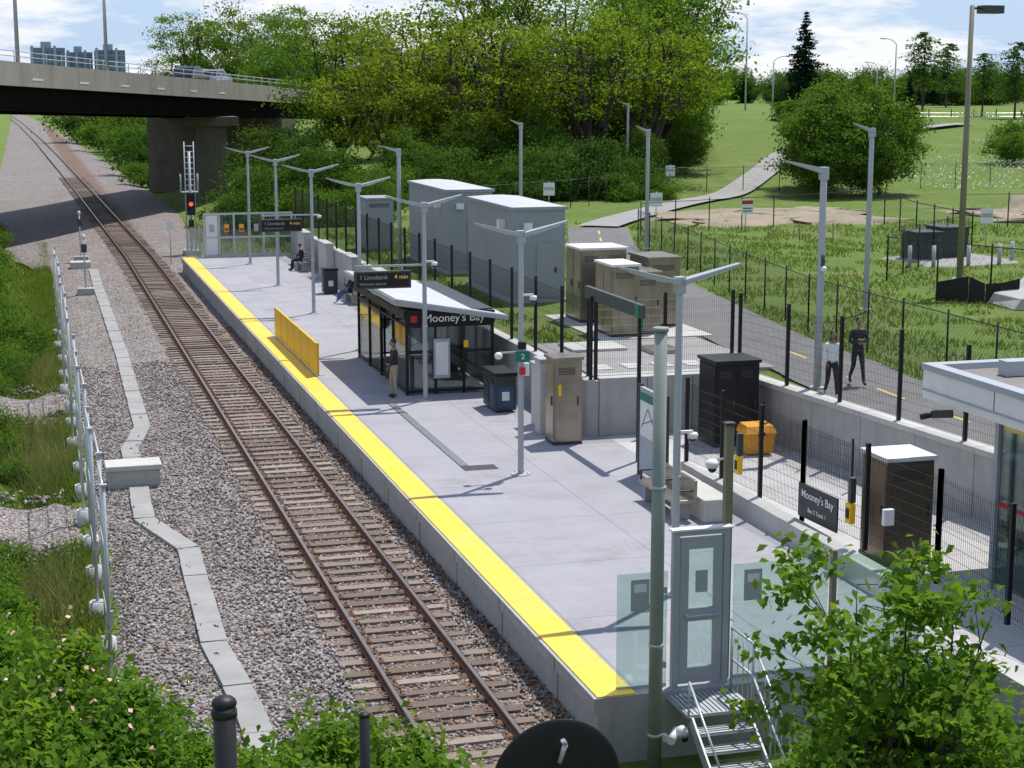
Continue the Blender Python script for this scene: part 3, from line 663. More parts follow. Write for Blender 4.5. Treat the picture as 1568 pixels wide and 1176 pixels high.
# ---------------------------------------------------------------- end gate & glass
e=empty('platform_end_gate'); mb=MB(); Y=23.15
for x in (9.24,10.07): mb.box(x,x+.1,Y-.05,Y+.05,0,2.42,GREYP)
mb.box(9.24,10.17,Y-.05,Y+.05,2.421,2.5,GREYP); mb.box(9.2,10.21,Y-.08,Y+.08,2.501,2.53,WHITE)
mb.build('frame',e); mb=MB()
mb.box(9.36,9.50,Y-.03,Y+.03,.05,2.38,GREYP); mb.box(9.92,10.06,Y-.03,Y+.03,.05,2.38,GREYP)
for a,b in ((.05,.3),(1.05,1.25),(2.2,2.38)): mb.box(9.501,9.919,Y-.03,Y+.03,a,b,GREYP)
mb.cyl((9.45,Y-.1,1.15),(10.0,Y-.1,1.15),.018,GALV); mb.box(9.44,9.48,Y-.1,Y-.031,1.13,1.17,GALV); mb.box(9.95,9.99,Y-.1,Y-.031,1.13,1.17,GALV); mb.build('door_leaf',e)
mb=MB(); mb.box(9.505,9.915,Y-.004,Y+.004,1.25,2.2,GLASS); mb.box(9.505,9.915,Y-.004,Y+.004,.3,1.05,GLASS); mb.box(9.62,9.82,Y-.012,Y-.005,1.5,1.85,GREYP); mb.build('door_glass',e)
def glasspanel(x0,x1,y,h,sign=None):
    e=empty('glass_windscreen'); mb=MB(); mb.box(x0,x1,y-.007,y+.007,.05,h,GLASS); mb.build('pane',e)
    mb=MB(); mb.box(x0,x1,y-.02,y+.02,0,.05,GALV); 
    for z in (.3,1.5): mb.box(x1-.06,x1-.008,y-.03,y+.03,z,z+.1,GALV)
    mb.build('clamps',e)
    if sign: 
        mb=MB(); mb.box(sign-.15,sign+.15,y-.02,y-.009,1.25,1.75,GREYP); mb.box(sign-.1,sign+.1,y-.026,y-.021,1.55,1.68,WHITE); mb.build('notice',e)
glasspanel(8.38,9.2,23.25,1.85,8.75); glasspanel(10.32,11.95,23.3,1.85,10.65)
mb=MB(); mb.box(12.0,12.08,23.25,23.35,0,1.95,POLET); mb.build('windscreen_post')
glasspanel(12.12,13.6,23.3,1.85)
e=empty('metal_access_stairs'); mb=MB()
mb.box(9.1,10.2,22.1,22.98,-.1,-.05,GALV)
for k in range(14): mb.box(9.12+.077*k,9.13+.077*k,22.12,22.96,-.049,-.04,DGREY)
for i in range(5):
    y=22.08-.27*i; z=-.05-.19*(i+1)
    mb.box(9.2,10.05,y-.27,y,z-.03,z,GALV); mb.box(9.2,10.05,y-.268,y-.262,z-.05,z+.001,WHITE)
    for k in range(3): mb.box(9.22,10.03,y-.22+.07*k,y-.2+.07*k,z+.001,z+.006,DGREY)
for x in (9.16,10.08): mb.beam((x,22.1,-.15),(x,20.7,-1.15),.03,.2,GALV)
mb.build('treads',e); mb=MB()
for x in (9.12,10.14):
    for h in (.5,1.0):
        if x>10: mb.cyl((x,22.9,h-.03),(x,22.1,h-.03),.02,GALV)
        if x>10 or h<.9: mb.cyl((x,22.1,h-.03),(x,20.7,h-1.05),.02,GALV)
    if x<10 : ks=[(22.1,-.05),(20.75,-1.05)]; H=.5
    else: ks=[(22.9,-.05),(22.1,-.05),(21.4,-.55),(20.75,-1.05)]; H=1.02
    for (y,z) in ks: mb.cyl((x,y,z),(x,y,z+H),.02,GALV)
for k in range(10): y=22.85-.2*k; z0=-.05 if y>22.1 else -.05-(22.1-y)*.72; mb.cyl((10.14,y,z0+.05),(10.14,y,z0+.95),.008,GALV,n=5)
mb.build('handrails',e)
# ---------------------------------------------------------------- lobby building
e=empty('station_lobby_building'); mb=MB(); X0,Y1=16.5,28.5
mb.box(X0,26,19,Y1,3.25,3.8,WHITE); mb.box(X0+.3,25.7,19.3,Y1-.3,3.801,3.81,pmat('roof_gravel',(.25,.22,.2),(.18,.16,.15),3,.95,bump=.5))
for a in ((X0-.03,X0+.25,19,Y1+.03),(X0+.251,26,Y1-.25,Y1+.03)): mb.box(a[0],a[1],a[2],a[3],3.8,3.92,GREYP)
mb.box(X0-.02,X0-.001,19,Y1,3.4,3.44,GREYP)
for y in (21,23.5,26): mb.box(X0-.006,X0-.001,y-.01,y+.01,3.45,3.79,DGREY)
mb.box(17.5,17.9,27.2,27.5,3.82,4.1,GREYP)
mb.build('roof',e)
mb=MB()
for (x,y) in ((16.9,26.4),(16.9,24.2),(16.9,22),(19.2,26.4),(21.6,26.4),(16.9,20)): mb.box(x-.06,x+.06,y-.06,y+.06,0,3.249,GREYP)
mb.box(16.87,16.93,20,26.3,.0,.12,GREYP); mb.box(16.97,24,26.37,26.43,0,.12,GREYP); mb.box(16.87,16.93,20,26.3,1.6,1.66,RED)
mb.build('columns',e)
mb=MB(); mb.box(16.89,16.91,20.1,26.3,.13,3.2,GLASSB); mb.box(17,24,26.39,26.41,.13,3.2,GLASSB); mb.build('glass_walls',e)
mb=MB(); mb.box(18.6,18.9,22,25.5,0,2.9,CONCL); mb.build('core',e)
mb=MB(); mb.beam((16.2,27.6,3.1),(16.45,27.3,3.15),.1,.14,DGREY); mb.cyl((16.2,27.6,3.1),(16.05,27.75,3.02),.06,BLACK); mb.build('cctv',e)
# ---------------------------------------------------------------- far end screens
e=empty('platform_end_screen'); mb=MB()
for x in (9.2,10.0,10.8,11.6,12.4,13.2,13.95): mb.box(x-.05,x+.05,91.9,92.0,0,2.35,GALV)
for z in (.02,1.0,2.27): mb.box(9.25,13.9,91.92,91.98,z,z+.1,GALV)
mb.build('frame',e); mb=MB()
for i,x in enumerate((9.28,10.08,10.88,11.68,12.48,13.28)):
    mb.box(x,x+.64,91.94,91.95,.1,2.25,WHITE if i==0 else GLASS)
    mb.box(x+.2,x+.45,91.9,91.935,1.35,1.75,YEL if i in(1,2,4) else GREYP)
    if i in (1,2,4): mb.box(x+.22,x+.43,91.89,91.899,1.4,1.55,RED)
mb.build('panels',e)
fence('mesh_fence',[(9.2,92.2,0),(9.0,100,-.9)],1.6,2,.1,.3,post=GALV,wire=GALV)
e=empty('railway_signal',(9.4,101.5,-1)); mb=MB()
mb.box(-.5,.5,-.5,.5,0,.5,CONC); mb.cyl((0,0,.5),(0,0,6.3),.08,GALV)
for x in (-.25,.3): mb.cyl((x,.3,.5),(x,.3,6.9),.035,GALV)
for i in range(19): mb.cyl((-.25,.3,.7+.33*i),(.3,.3,.7+.33*i),.022,GALV)
mb.box(-.5,.5,.1,.7,3.9,3.95,GALV)
for x,y in ((-.5,.1),(.5,.1),(-.5,.7),(.5,.7)): mb.cyl((x,y,3.95),(x,y,5.0),.02,GALV)
mb.build('mast',e); mb=MB()
mb.box(-.24,.24,-.3,-.1,2.6,3.9,BLACK)
for i,z in enumerate((2.85,3.25,3.65)):
    mb.cyl((0,-.31,z),(0,-.315,z),.12,REDL if i==1 else TINT,n=16); mb.box(-.13,.13,-.5,-.301,z+.12,z+.14,BLACK)
mb.box(-.15,.15,-.3,-.1,1.9,2.3,BLACK); mb.cyl((0,-.305,2.1),(0,-.31,2.1),.09,TINT,n=16)
mb.build('signal_head',e)
def dwarf(x,y):
    mb=MB(); mb.box(x-.4,x+.4,y-.3,y+.3,-1,-.55,CONC); mb.cyl((x,y,-.55),(x,y,1.9),.04,GALV); mb.box(x-.13,x+.13,y-.1,y+.1,1.2,1.6,DGREY); mb.ell((x,y,1.95),(.09,.09,.12),WHITE); mb.build('trackside_post')
dwarf(2.9,100); dwarf(2.6,84); 
mb=MB(); mb.box(2.2,3.3,96,97,-1,-.5,CONCL); mb.build('concrete_box')
mb=MB(); mb.cyl((7.7,96,-.8),(7.7,96,1.6),.03,GALV); mb.box(7.5,7.9,95.95,95.97,1.2,1.7,WHITE); mb.build('trackside_sign')
e=empty('trackside_post_row'); mb=MB(); py=[27.9,30.2,32.5,35,37.5,40,42.6,45.2,48.5,51.5,54.5,57.5,60.5,64,67.5,71]
for i,y in enumerate(py):
    x=1.0+.04*math.sin(i*2.1); h=2.7-(.0 if i%3 else .05)
    mb.cyl((x,y,-1.3),(x,y,-.72),.17,CONCL,n=14); mb.cyl((x,y,-.72),(x,y,h),.035,GALV,n=8); mb.box(x-.06,x+.06,y-.05,y+.05,h,h+.04,GALV)
    mb.box(x-.1,x+.1,y-.1,y+.1,-.719,-.70,GALV); mb.box(x-.05,x+.07,y-.03,y+.03,.3,.5,GALV)
    if i%4!=3 and i+1<len(py): mb.cyl((x,y,h-.05),(x,py[i+1],h-.05),.02,GALV,n=6); mb.cyl((x,y,.2),(x,py[i+1],.2),.01,GALV,n=5); mb.cyl((x,y,1.4),(x,py[i+1],1.4),.01,GALV,n=5)
mb.build('posts',e)
def patch(name,pts,mat,dz=.05,n=10):
    x0,x1,y0,y1=pts; V=[];F=[]
    for j in range(n+1):
        for i in range(n+1):
            x=lerp(x0,x1,i/n);y=lerp(y0,y1,j/n)
            edge=min(i,n-i,j,n-j)
            jx=(mnoise.noise(Vector((x*.5,y*.5,5))))*.14*(x1-x0); jy=(mnoise.noise(Vector((x*.5,y*.5,9))))*.22*(y1-y0)
            e_=min(1,edge/2); z=gh(x+jx,y+jy)+dz*e_-.1*(1-e_)+.05*mnoise.noise(Vector((x,y,1))); V.append((x+jx,y+jy,z))
    for j in range(n):
        for i in range(n): a=j*(n+1)+i; F.append((a,a+1,a+n+2,a+n+1))
    return addobj(name,npmesh(name,np.array(V),np.array(F),[mat]))
patch('culvert_gravel',(-4,1.2,53,58),BALL,.22,14); patch('culvert_gravel',(-3,1.1,38,42.5),BALL,.24,14)
n=500; P=np.stack([rng.uniform(-2.5,1.1,n),rng.choice([37.6,43.0,52.7,58.6],n)+rng.normal(0,.3,n),rng.uniform(-1.2,-1.0,n)],1); stones('riprap_rocks',P,.08,STONE)
n=900; P=np.stack([rng.uniform(11,17.5,n),rng.uniform(17.5,22.5,n),rng.uniform(-1.0,-.7,n)],1); stones('riprap_rocks',P,.2,pmat('dark_rock',(.13,.135,.15),(.07,.07,.08),2,.9))
mb=MB(); mb.face([(-1.2,30.5,-1.27),(.35,30.5,-1.27),(.4,36.5,-1.27),(-1.2,36.5,-1.27)],pmat('ditch_water',(.05,.06,.045),(.035,.04,.03),1,.05)); mb.build('ditch_water')
patch('dirt_ground',(34,49,86,96),DIRT,.14,24); patch('dirt_ground',(53,84,83,93),DIRT,.14,28); patch('dirt_ground',(34,38,50,56),DIRT,.08,16); patch('gravel_pad',(37.5,43,65,69.5),GRAVP,.07,16)
patch('dirt_mound',(58,74,87,93),DIRT,.9,20)
mb=MB(); mb.hexa([(35,50,1.2),(37.5,49.5,1.2),(37.2,55.5,1.2),(34.6,55,1.2),(36.4,50.2,2.2),(37.4,50,2.1),(37,55,2.4),(36,54.8,2.3)],CONCL); mb.hexa([(33.6,52,1.3),(34.8,51.5,1.3),(35,54,1.3),(33.9,54.2,1.3),(33.9,52,1.7),(34.8,51.8,1.9),(34.9,53.8,1.9),(34,54,1.7)],CONC); mb.build('concrete_slab_heap',bevel=.03)
mb=MB()
for i in range(5): mb.face([(32.5+.45*i,55.5-.4*i,1.25),(32.95+.45*i,55.1-.4*i,1.25),(32.95+.45*i,55.1-.4*i+.05*math.sin(i),2.1+.15*math.sin(i*2)),(32.5+.45*i,55.5-.4*i,2.1+.15*math.sin(i*2-2))],BLACK)
mb.build('silt_fence')
for (x,y,w,h) in ((38.4,67.3,1.25,1.2),(39.9,67.8,1.35,1.35)): cabinet('green_transformer_box',x,x+w,y,y+1.5,1.5,h,DKGREEN,1)
mb=MB()
for x,y in ((37,65.5),(38,65.2),(39.6,65),(41.2,65.1),(42.4,66)): mb.cyl((x,y,1.3),(x,y,2.3),.09,GREYP,n=8)
mb.build('bollard_row')
mb=MB(); mb.box(37.2,37.9,84.1,84.13,2.3,3.1,WHITE); mb.box(37.22,37.88,84.09,84.099,2.85,3.05,RED); mb.box(37.3,37.8,84.09,84.099,2.45,2.5,BLACK); mb.box(37.3,37.8,84.09,84.099,2.6,2.65,BLACK); mb.cyl((37.5,84.2,1.2),(37.5,84.2,3.1),.03,GALV); mb.build('danger_sign')
for (x,y) in ((33,86),(44,112),(58,108),(30,96),(78,101),(46,74)):
    mb=MB(); z=gh(x,y); mb.cyl((x,y,z-.1),(x,y,z+2),.03,GALV); mb.box(x-.35,x+.35,y-.03,y-.01,z+1.2,z+1.95,WHITE); mb.box(x-.3,x+.3,y-.036,y-.031,z+1.5,z+1.7,GREYP); mb.build('notice_sign')
mb=MB()
for i in range(16):
    x=36+i*1.9; mb.cyl((x,78+math.sin(i)*.4,1.4),(x,78+math.sin(i)*.4,2.3),.025,POLET,n=5)
mb.build('stake_row')
# ---------------------------------------------------------------- bridge
A=Vector((-1.1,106,0));d=Vector((.408,.913,0)).normalized();nn=Vector((-.913,.408,0))
def bz(t): return 10.65-.0266*t
br=empty('highway_overpass')
def bp(t,o,z): p=A+d*t+nn*o; return (p.x,p.y,bz(t)+z)
def bspan(mb,t0,t1,o0,o1,z0,z1,mat):
    mb.hexa([bp(t0,o0,z0),bp(t0,o1,z0),bp(t1,o1,z0),bp(t1,o0,z0),bp(t0,o0,z1),bp(t0,o1,z1),bp(t1,o1,z1),bp(t1,o0,z1)],mat)
mb=MB(); T0,T1=-60,75
bspan(mb,T0,T1,.33,12.69,-1.45,-.62,CONCD); bspan(mb,T0,T1,.34,12.68,-.615,-.6,ASPH)
for t in np.arange(T0,T1,4.5): bspan(mb,t,t+4.46,-.03,.32,-1.448,0,CONCD); bspan(mb,t,t+4.46,12.7,13,-1.448,-.2,CONCD)
mb.build('deck_and_parapets',br)
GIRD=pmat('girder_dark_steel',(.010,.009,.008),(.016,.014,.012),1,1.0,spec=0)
mb=MB()
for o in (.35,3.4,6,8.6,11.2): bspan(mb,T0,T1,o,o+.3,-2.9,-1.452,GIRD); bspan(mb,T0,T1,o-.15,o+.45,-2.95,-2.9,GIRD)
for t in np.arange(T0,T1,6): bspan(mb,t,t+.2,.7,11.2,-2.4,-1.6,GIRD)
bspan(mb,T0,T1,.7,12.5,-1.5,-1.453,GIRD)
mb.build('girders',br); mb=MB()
PIER=pmat('pier_concrete',(.17,.15,.125),(.11,.10,.08),.6,1,streak=.5,spec=.1)
mb.box(14.3,16.6,144.6,148,-1.3,5.8,PIER); mb.box(13.6,17.6,144.2,149,5.8,bz(42)-2.97,PIER)
mb.box(-14,-11,96,118,-1.3,7.8,PIER)
bspan(mb,60,64,-.3,13,-10,-2.96,PIER)
mb.build('piers',br); mb=MB()
for z in (.35,.65): 
    mb.cyl(bp(T0,.15,z),bp(T1,.15,z),.03,GALV,n=5,caps=False)
for t in np.arange(T0,T1,2.4): mb.cyl(bp(t,.15,0),bp(t,.15,.7),.03,GALV,n=5)
for t in np.arange(-3,45,7.5): bspan(mb,t,t+1.6,-.045,-.031,-1.05,-.92,WHITE)
mb.build('railing',br)
for t,h in ((3,9),(17.5,9)):
    p=bp(t,.2,0); q=bp(t,.2,h); mb=MB(); mb.cyl(p,q,.14,GALV,r1=.09,n=10); mb.build('bridge_lamp_post')
def car(t,o,colr,name='parked_car'):
    e=empty(name,bp(t,o,-.59),(math.atan(.0),0,math.atan2(d.y,d.x))); mb=MB()
    prof=[(-2.3,.35),(-2.35,.75),(-2.2,1.0),(-1.9,1.15),(-1.5,1.6),(-1.1,1.7),(.3,1.7),(1.0,1.15),(2.0,1.0),(2.3,.8),(2.35,.35)]
    b=len(mb.v); k=len(prof)
    for s in (-.9,.9):
        for (x,z) in prof: mb.v.append((x,s*(1 if z<1.2 else .82),z))
    for i in range(k):
        j=(i+1)%k; mb.f.append((b+i,b+j,b+k+j,b+k+i)); mb.m.append(mb.mi(colr)); mb.s.append(False)
    mb.f.append(tuple(b+i for i in range(k))); mb.m.append(0); mb.s.append(False); mb.f.append(tuple(b+k+i for i in range(k))[::-1]); mb.m.append(0); mb.s.append(False)
    mb.build('body',e,bevel=.05); mb=MB()
    for s in (-1,1):
        mb.face([(-1.75,s*.905,1.2),(-1.42,s*.80,1.58),(-.5,s*.79,1.62),(-.5,s*.905,1.2)],TINT); mb.face([(-.42,s*.905,1.2),(-.42,s*.79,1.62),(.25,s*.79,1.62),(.85,s*.905,1.2)],TINT)
    mb.face([(.36,-.7,1.665),(.36,.7,1.665),(1.0,.8,1.17),(1.0,-.8,1.17)],TINT); mb.face([(-1.92,-.75,1.17),(-1.92,.75,1.17),(-1.53,.7,1.58),(-1.53,-.7,1.58)],TINT)
    mb.build('windows',e); mb=MB()
    for x in (-1.4,1.45):
        for s in (-1,1): mb.cyl((x,s*.7,.34),(x,s*.93,.34),.34,BLACK,n=18); mb.cyl((x,s*.931,.34),(x,s*.94,.34),.2,GALV,n=12)
    mb.box(2.3,2.37,-.75,-.4,.7,.85,WHITE); mb.box(2.3,2.37,.4,.75,.7,.85,WHITE); mb.build('wheels_and_lights',e)
car(39.5,1.6,pmat('car_black',(.02,.02,.025),(.025,.025,.03),2,.2,.3),'car'); car(46.5,1.8,pmat('car_silver',(.35,.36,.37),(.33,.34,.35),2,.25,.6),'car')
def tower(x,y,w,dp,h):
    mb=MB(); c=pmat('tower_blue',(.13,.20,.32),(.11,.17,.28),.05,.5); c2=pmat('tower_pale',(.30,.36,.43),(.26,.32,.39),.05,.6); c3=pmat('tower_window',(.05,.09,.17),(.07,.12,.2),.3,.2)
    mb.box(x,x+w,y,y+dp,0,h,c); mb.box(x+w*.3,x+w*.6,y+2,y+dp-2,h,h+3,c2)
    for k in range(int(h/3)):
        for i in range(int(w/3.2)): mb.box(x+.5+i*3.2,x+2.7+i*3.2,y-.1,y-.01,k*3+.9,k*3+2.4,c3)
        mb.box(x,x+w,y-.35,y-.11,k*3+.1,k*3+.4,c2)
    for i in (0,.33,.66): mb.box(x+w*i,x+w*i+1.4,y-.5,y-.36,0,h+1,c2)
    mb.build('apartment_tower')
tower(6,905,17,15,28); tower(24,915,13,15,26); tower(38,905,15,15,27)
# ---------------------------------------------------------------- foreground hardware
mb=MB(); z=gh(.72,7); mb.cyl((.72,7.0,z-.2),(.72,7.0,6.56),.05,BLACK,n=24); mb.ell((.72,7,6.56),(.056,.056,.035),BLACK,n=24); mb.cyl((.72,7,6.5),(.72,7,6.53),.056,BLACK,n=24); mb.build('fence_post')
mb=MB(); z=gh(2.5,13.1); mb.cyl((2.5,13.1,z-.2),(2.5,13.1,4.03),.045,BLACK,n=16); mb.ell((2.5,13.1,4.03),(.05,.05,.03),BLACK); mb.build('fence_post')
fence('chain_link_fence',[(.72,7.0,gh(.72,7)),(2.5,13.1,gh(2.5,13.1))],1.45,3.1,.055,.3,.0025,.02,diag=True,square=False,extra=0)
mb=MB(); c=Vector((2.33,7.3,5.87)); mb.ell(c,(.33,.03,.33),BLACK,n=40,k=20); mb.cyl((2.33,7.36,gh(2.33,7.3)),(2.33,7.36,5.9),.03,GALV)
mb.cyl((2.33,7.25,6.0),(2.35,7.22,6.1),.012,GALV,n=6); mb.cyl((2.35,7.22,6.1),(2.33,7.2,6.13),.012,GALV,n=6); mb.build('round_mirror_back')
# ---------------------------------------------------------------- vegetation
def leaves(C,size,asp=.6,up=.4):
    n=len(C); nr=rng.normal(size=(n,3)); nr[:,2]=np.abs(nr[:,2])+up; nr/=np.linalg.norm(nr,axis=1,keepdims=True)
    t=np.cross(nr,rng.normal(size=(n,3))); t/=np.linalg.norm(t,axis=1,keepdims=True); b=np.cross(nr,t)
    s=(size*rng.uniform(.6,1.3,n))[:,None]
    V=np.stack([C-t*s*.5,C+b*s*asp*.5-t*s*.08,C+t*s*.5,C-b*s*asp*.5-t*s*.08],1)
    V[:,[1,3],2]+= s*.12
    return V.reshape(-1,3),np.arange(4*n).reshape(n,4)
def tube_np(P,R,k=5):
    V=[];F=[]
    for i,p in enumerate(P):
        d=(P[min(i+1,len(P)-1)]-P[max(i-1,0)]); d=d/ (np.linalg.norm(d)+1e-9); u=np.array([0,0,1.]) if abs(d[2])<.9 else np.array([1.,0,0]); a=np.cross(d,u); a/=np.linalg.norm(a); b=np.cross(d,a)
        for j in range(k): t=2*math.pi*j/k; V.append(p+(a*math.cos(t)+b*math.sin(t))*R[i])
    for i in range(len(P)-1):
        for j in range(k): F.append((i*k+j,i*k+(j+1)%k,(i+1)*k+(j+1)%k,(i+1)*k+j))
    return V,F
def tree_mesh(name,seed,H,R,cb,leaf,ncl,per,lm,tr=.25,fork=.22,sig=.16,nl=7,asp=.65,flat=.6,twig=.13):
    r=np.random.default_rng(seed); V=[];F=[];off=0
    def add(P,Rr,k=5):
        nonlocal off
        v,f=tube_np(P,Rr,k); V.extend(v); F.extend([tuple(x+off for x in q) for q in f]); off+=len(v)
    zf=H*fork; tp=[np.array([0,0,-.3]),np.array([r.normal(0,.02)*H,r.normal(0,.02)*H,zf*.5]),np.array([r.normal(0,.03)*H,0,zf])]; add(tp,[tr*1.3,tr,tr*.85],8)
    limbs=[]
    for i in range(nl):
        a=2*math.pi*(i+r.uniform(-.3,.3))/nl; ro=R*r.uniform(.25,.85) if i else R*.1; top=H*r.uniform(.65,.92) if i else H*.95
        end=np.array([math.cos(a)*ro,math.sin(a)*ro,top]); mid=tp[2]*.45+end*.55+np.array([math.cos(a),math.sin(a),-.3])*R*.12*r.uniform(.2,1.5)
        P=[]
        for t in np.linspace(0,1,9): P.append((1-t)**2*tp[2]+2*t*(1-t)*mid+t*t*end+r.normal(0,.012*H,3)*(t>0))
        Rr=[tr*.6*(1-t)**.8+tr*.06 for t in np.linspace(0,1,9)]; add(P,Rr,6); limbs.extend(P[2:])
    limbs=np.array(limbs)
    ph=r.uniform(0,6.28,6); C=[]
    cz=(cb*H+H)/2; hz=(H-cb*H)/2
    while len(C)<ncl:
        u=r.normal(size=3); u/=np.linalg.norm(u); rad=r.uniform(.3,1)**.45
        lob=1+.22*math.sin(3*math.atan2(u[1],u[0])+ph[0])*math.cos(2*u[2]+ph[1])+.18*math.sin(5*math.atan2(u[1],u[0])+ph[2]+3*u[2])+.12*math.sin(7*u[2]+ph[3])
        if u[2]<0: rad*=1-.25*abs(u[2])
        C.append([u[0]*R*rad*lob,u[1]*R*rad*lob,cz+u[2]*hz*rad*min(lob,1.12)])
    C=np.array(C)
    for c in C:
        dd=np.linalg.norm(limbs-c,axis=1)+ (limbs[:,2]>c[2])*R; p=limbs[np.argmin(dd)]; m=(p+c)/2+r.normal(0,.05*R,3); add([p,m,c],[tr*twig,tr*twig*.7,tr*twig*.3],3)
    L=[]
    for c in C:
        s=sig*R*r.uniform(.5,1.45); k=int(per*r.uniform(.5,1.5)); L.append(c+r.normal(size=(k,3))*np.array([s,s,s*flat]))
    L=np.concatenate(L); lv,lf=leaves(L,leaf,asp)
    VV=np.concatenate([np.array(V),lv]); FF=np.concatenate([np.array(F),lf+len(V)])
    mi=np.concatenate([np.zeros(len(F)),np.ones(len(lf))])
    return npmesh(name,VV,FF,[BARK,lm],mi)
T1_=tree_mesh('t1',1,14,6.3,.16,.29,165,70,L_A,.4,sig=.11,fork=.14,nl=10,flat=.45)
T2_=tree_mesh('t2',2,15,5.7,.12,.29,160,70,L_A2,.36,sig=.115,fork=.16,nl=9,flat=.45)
T3_=tree_mesh('t3',3,13,5.0,.08,.31,130,75,L_B,.28,sig=.14,fork=.15)
T4_=tree_mesh('t4',4,8,3.4,.02,.24,150,90,L_B,.16,sig=.15,fork=.12)
T5_=tree_mesh('t5',9,14,6.2,.26,.29,115,60,L_A,.42,sig=.10,fork=.12,nl=11,flat=.42)
SH=tree_mesh('shrub',5,3.2,2.3,.02,.2,75,65,L_B,.06,sig=.18,fork=.08)
SHD=tree_mesh('shrub_dark',6,4.5,3.0,.0,.24,80,75,L_C,.06,sig=.18,fork=.05)
def T(me,x,y,s,name='deciduous_tree',sz=None):
    z=gh(x,y); r=random.uniform(0,6.28); return addobj(name,me,(x,y,z-.1),r,(s,s,s*(sz or random.uniform(.94,1.06))))
for me_,x,y,s in ((T2_,24.3,133,.84),(T1_,26.3,122,.88),(T5_,30.5,130,1.08),(T1_,32.2,119,.92),(T2_,36,128,1.08),(T5_,39.5,117.5,.98),(T1_,43,128,1.1),(T5_,45.5,120,.92),(T2_,50,129,1.05),(T2_,54,142,1.1),(T3_,61,160,1.18),(T3_,36,152,.85),(T3_,46,152,.88),(T3_,30,152,.85),(T3_,54,152,1.0)):
    T(me_,x,y,s)
for x,y,s in ((25,114,.6),(29.5,116,.66),(35.5,116,.7),(42.5,114,.55),(48.5,135,.9),(53,134,.9),(57,143,1.0),(50,124,.5),(38,136,1.0),(32,138,1.0),(44,138,1.0)): T(T4_,x,y,s)
for me_,x,y,s in ((T2_,23,233,1.1),(T3_,28,240,1.25),(T2_,33,228,1.0),(T3_,31,205,1.0),(T3_,36,190,1.0),(T3_,27,180,.9)): T(me_,x,y,s)
for me_,x,y,s in ((T4_,53.6,107,.98),(T4_,57.2,106,.9),(T4_,55.5,112,.95),(T4_,55.3,104.5,.62),(T4_,52.2,104.5,.6)): T(me_,x,y,s)
for i in range(20):
    x=lerp(20.5,41,i/19)+random.uniform(-1,1); y=109+random.uniform(-2,5)-(x-21)*.05
    addobj('shrub',random.choice([SHD,SH,SH]),(x,y,gh(x,y)-.4),random.uniform(0,6),(random.uniform(.6,1.0),random.uniform(.6,1.0),random.uniform(.4,1.0)))
for x,y,s in ((13.6,114,.7),(15.5,118,.9),(17.5,112,.8),(19.5,115,.9),(18,106,.7),(15.5,104,.5),(21,105,.7),(17.8,127,1),(19,135,1.1),(11.5,176,.9),(13,195,1.3),(15,215,1.6),(14,240,1.5),(12,270,1.6),(16,262,2),(11,310,2),(17,330,2.2),(-9,150,1.0),(-12,180,1.3),(-16,240,1.6),(-24,320,2.0),(20,98,.6),(17,97,.5),(64,120,.7),(78,122,.9),(84,130,1.0),(90,128,.8),(96,140,1.2),(76,150,1.0),(17,122,.9),(20,122,1.0)):
    addobj('shrub',random.choice([SH,SHD]),(x,y,gh(x,y)-.2),random.uniform(0,6),s)
for i in range(52):
    y=lerp(58,118,i/51); x=-1.1-(.7 if y>75 else .1)+random.uniform(-.7,.5)-(y-60)*.02
    addobj('ditch_shrub',SH,(x,y,gh(x,y)-.15),random.uniform(0,6),random.uniform(.24,.66))
for x,y,s in ((-.9,48,.3),(-1.2,50.5,.38),(-.7,45.5,.25),(-1.3,34,.4),(-1.0,36,.3),(-.8,32.5,.3),(-1.1,61,.4)): addobj('ditch_shrub',SH,(x,y,gh(x,y)-.1),random.uniform(0,6),s)
def spruce_mesh(name,seed,H,R,sparse=1.0,lm=L_S,cb=.04,pw=.9,leaf=.35):
    r=np.random.default_rng(seed); V=[];F=[];off=0;L=[]
    v,f=tube_np([np.array([0,0,-.3]),np.array([0,0,H*.5]),np.array([0,0,H])],[H*.014,H*.008,.02],6); V.extend(v);F.extend(f);off=len(v)
    z=H*cb
    while z<H*.98:
        t=1-(z-H*cb)/(H*(1-cb)); rad=R*t**pw*r.uniform(.75,1.1); nb=max(4,int(10*sparse*(t+.3)))
        for i in range(nb):
            a=r.uniform(0,6.28); rr=rad*r.uniform(.7,1.15); e=np.array([math.cos(a)*rr,math.sin(a)*rr,z-.18*rr]); s=np.array([0,0,z+.1*rr])
            v,f=tube_np([s,e],[.035,.01],3); V.extend(v);F.extend([tuple(x+off for x in q) for q in f]);off+=len(v)
            k=max(7,int(34*rr/R*sparse)+8); tt=r.uniform(.1,1,k)[:,None]; L.append(s+(e-s)*tt+r.normal(0,.09*rr+.07,(k,3))*[1,1,.5])
        z+=H*.026
    lv,lf=leaves(np.concatenate(L),leaf,.45); VV=np.concatenate([np.array(V),lv]); FF=np.concatenate([np.array(F),lf+len(V)])
    return npmesh(name,VV,FF,[BARK,lm],np.concatenate([np.zeros(len(F)),np.ones(len(lf))]))
SP=spruce_mesh('spruce',1,14,3.6,1.2,leaf=.42); SP2=spruce_mesh('pine',2,12,3.8,.4,L_C,.3,.3,.5)
for x,y,s in ((84,173.5,.86),(85.3,152.3,.4),(150,260,.5)): addobj('spruce_tree',SP,(x,y,gh(x,y)),1,(s*1.25,s*1.25,s))
for x,y,s in ((112,196.6,.85),(108.6,176.8,.62),(106.7,167,.7),(128,180,.6),(118,170,.6),(135,230,.8)): addobj('pine_tree',SP2,(x,y,gh(x,y)),random.uniform(0,6),(s*1.2,s*1.2,s))
dl=empty('distant_tree_line')
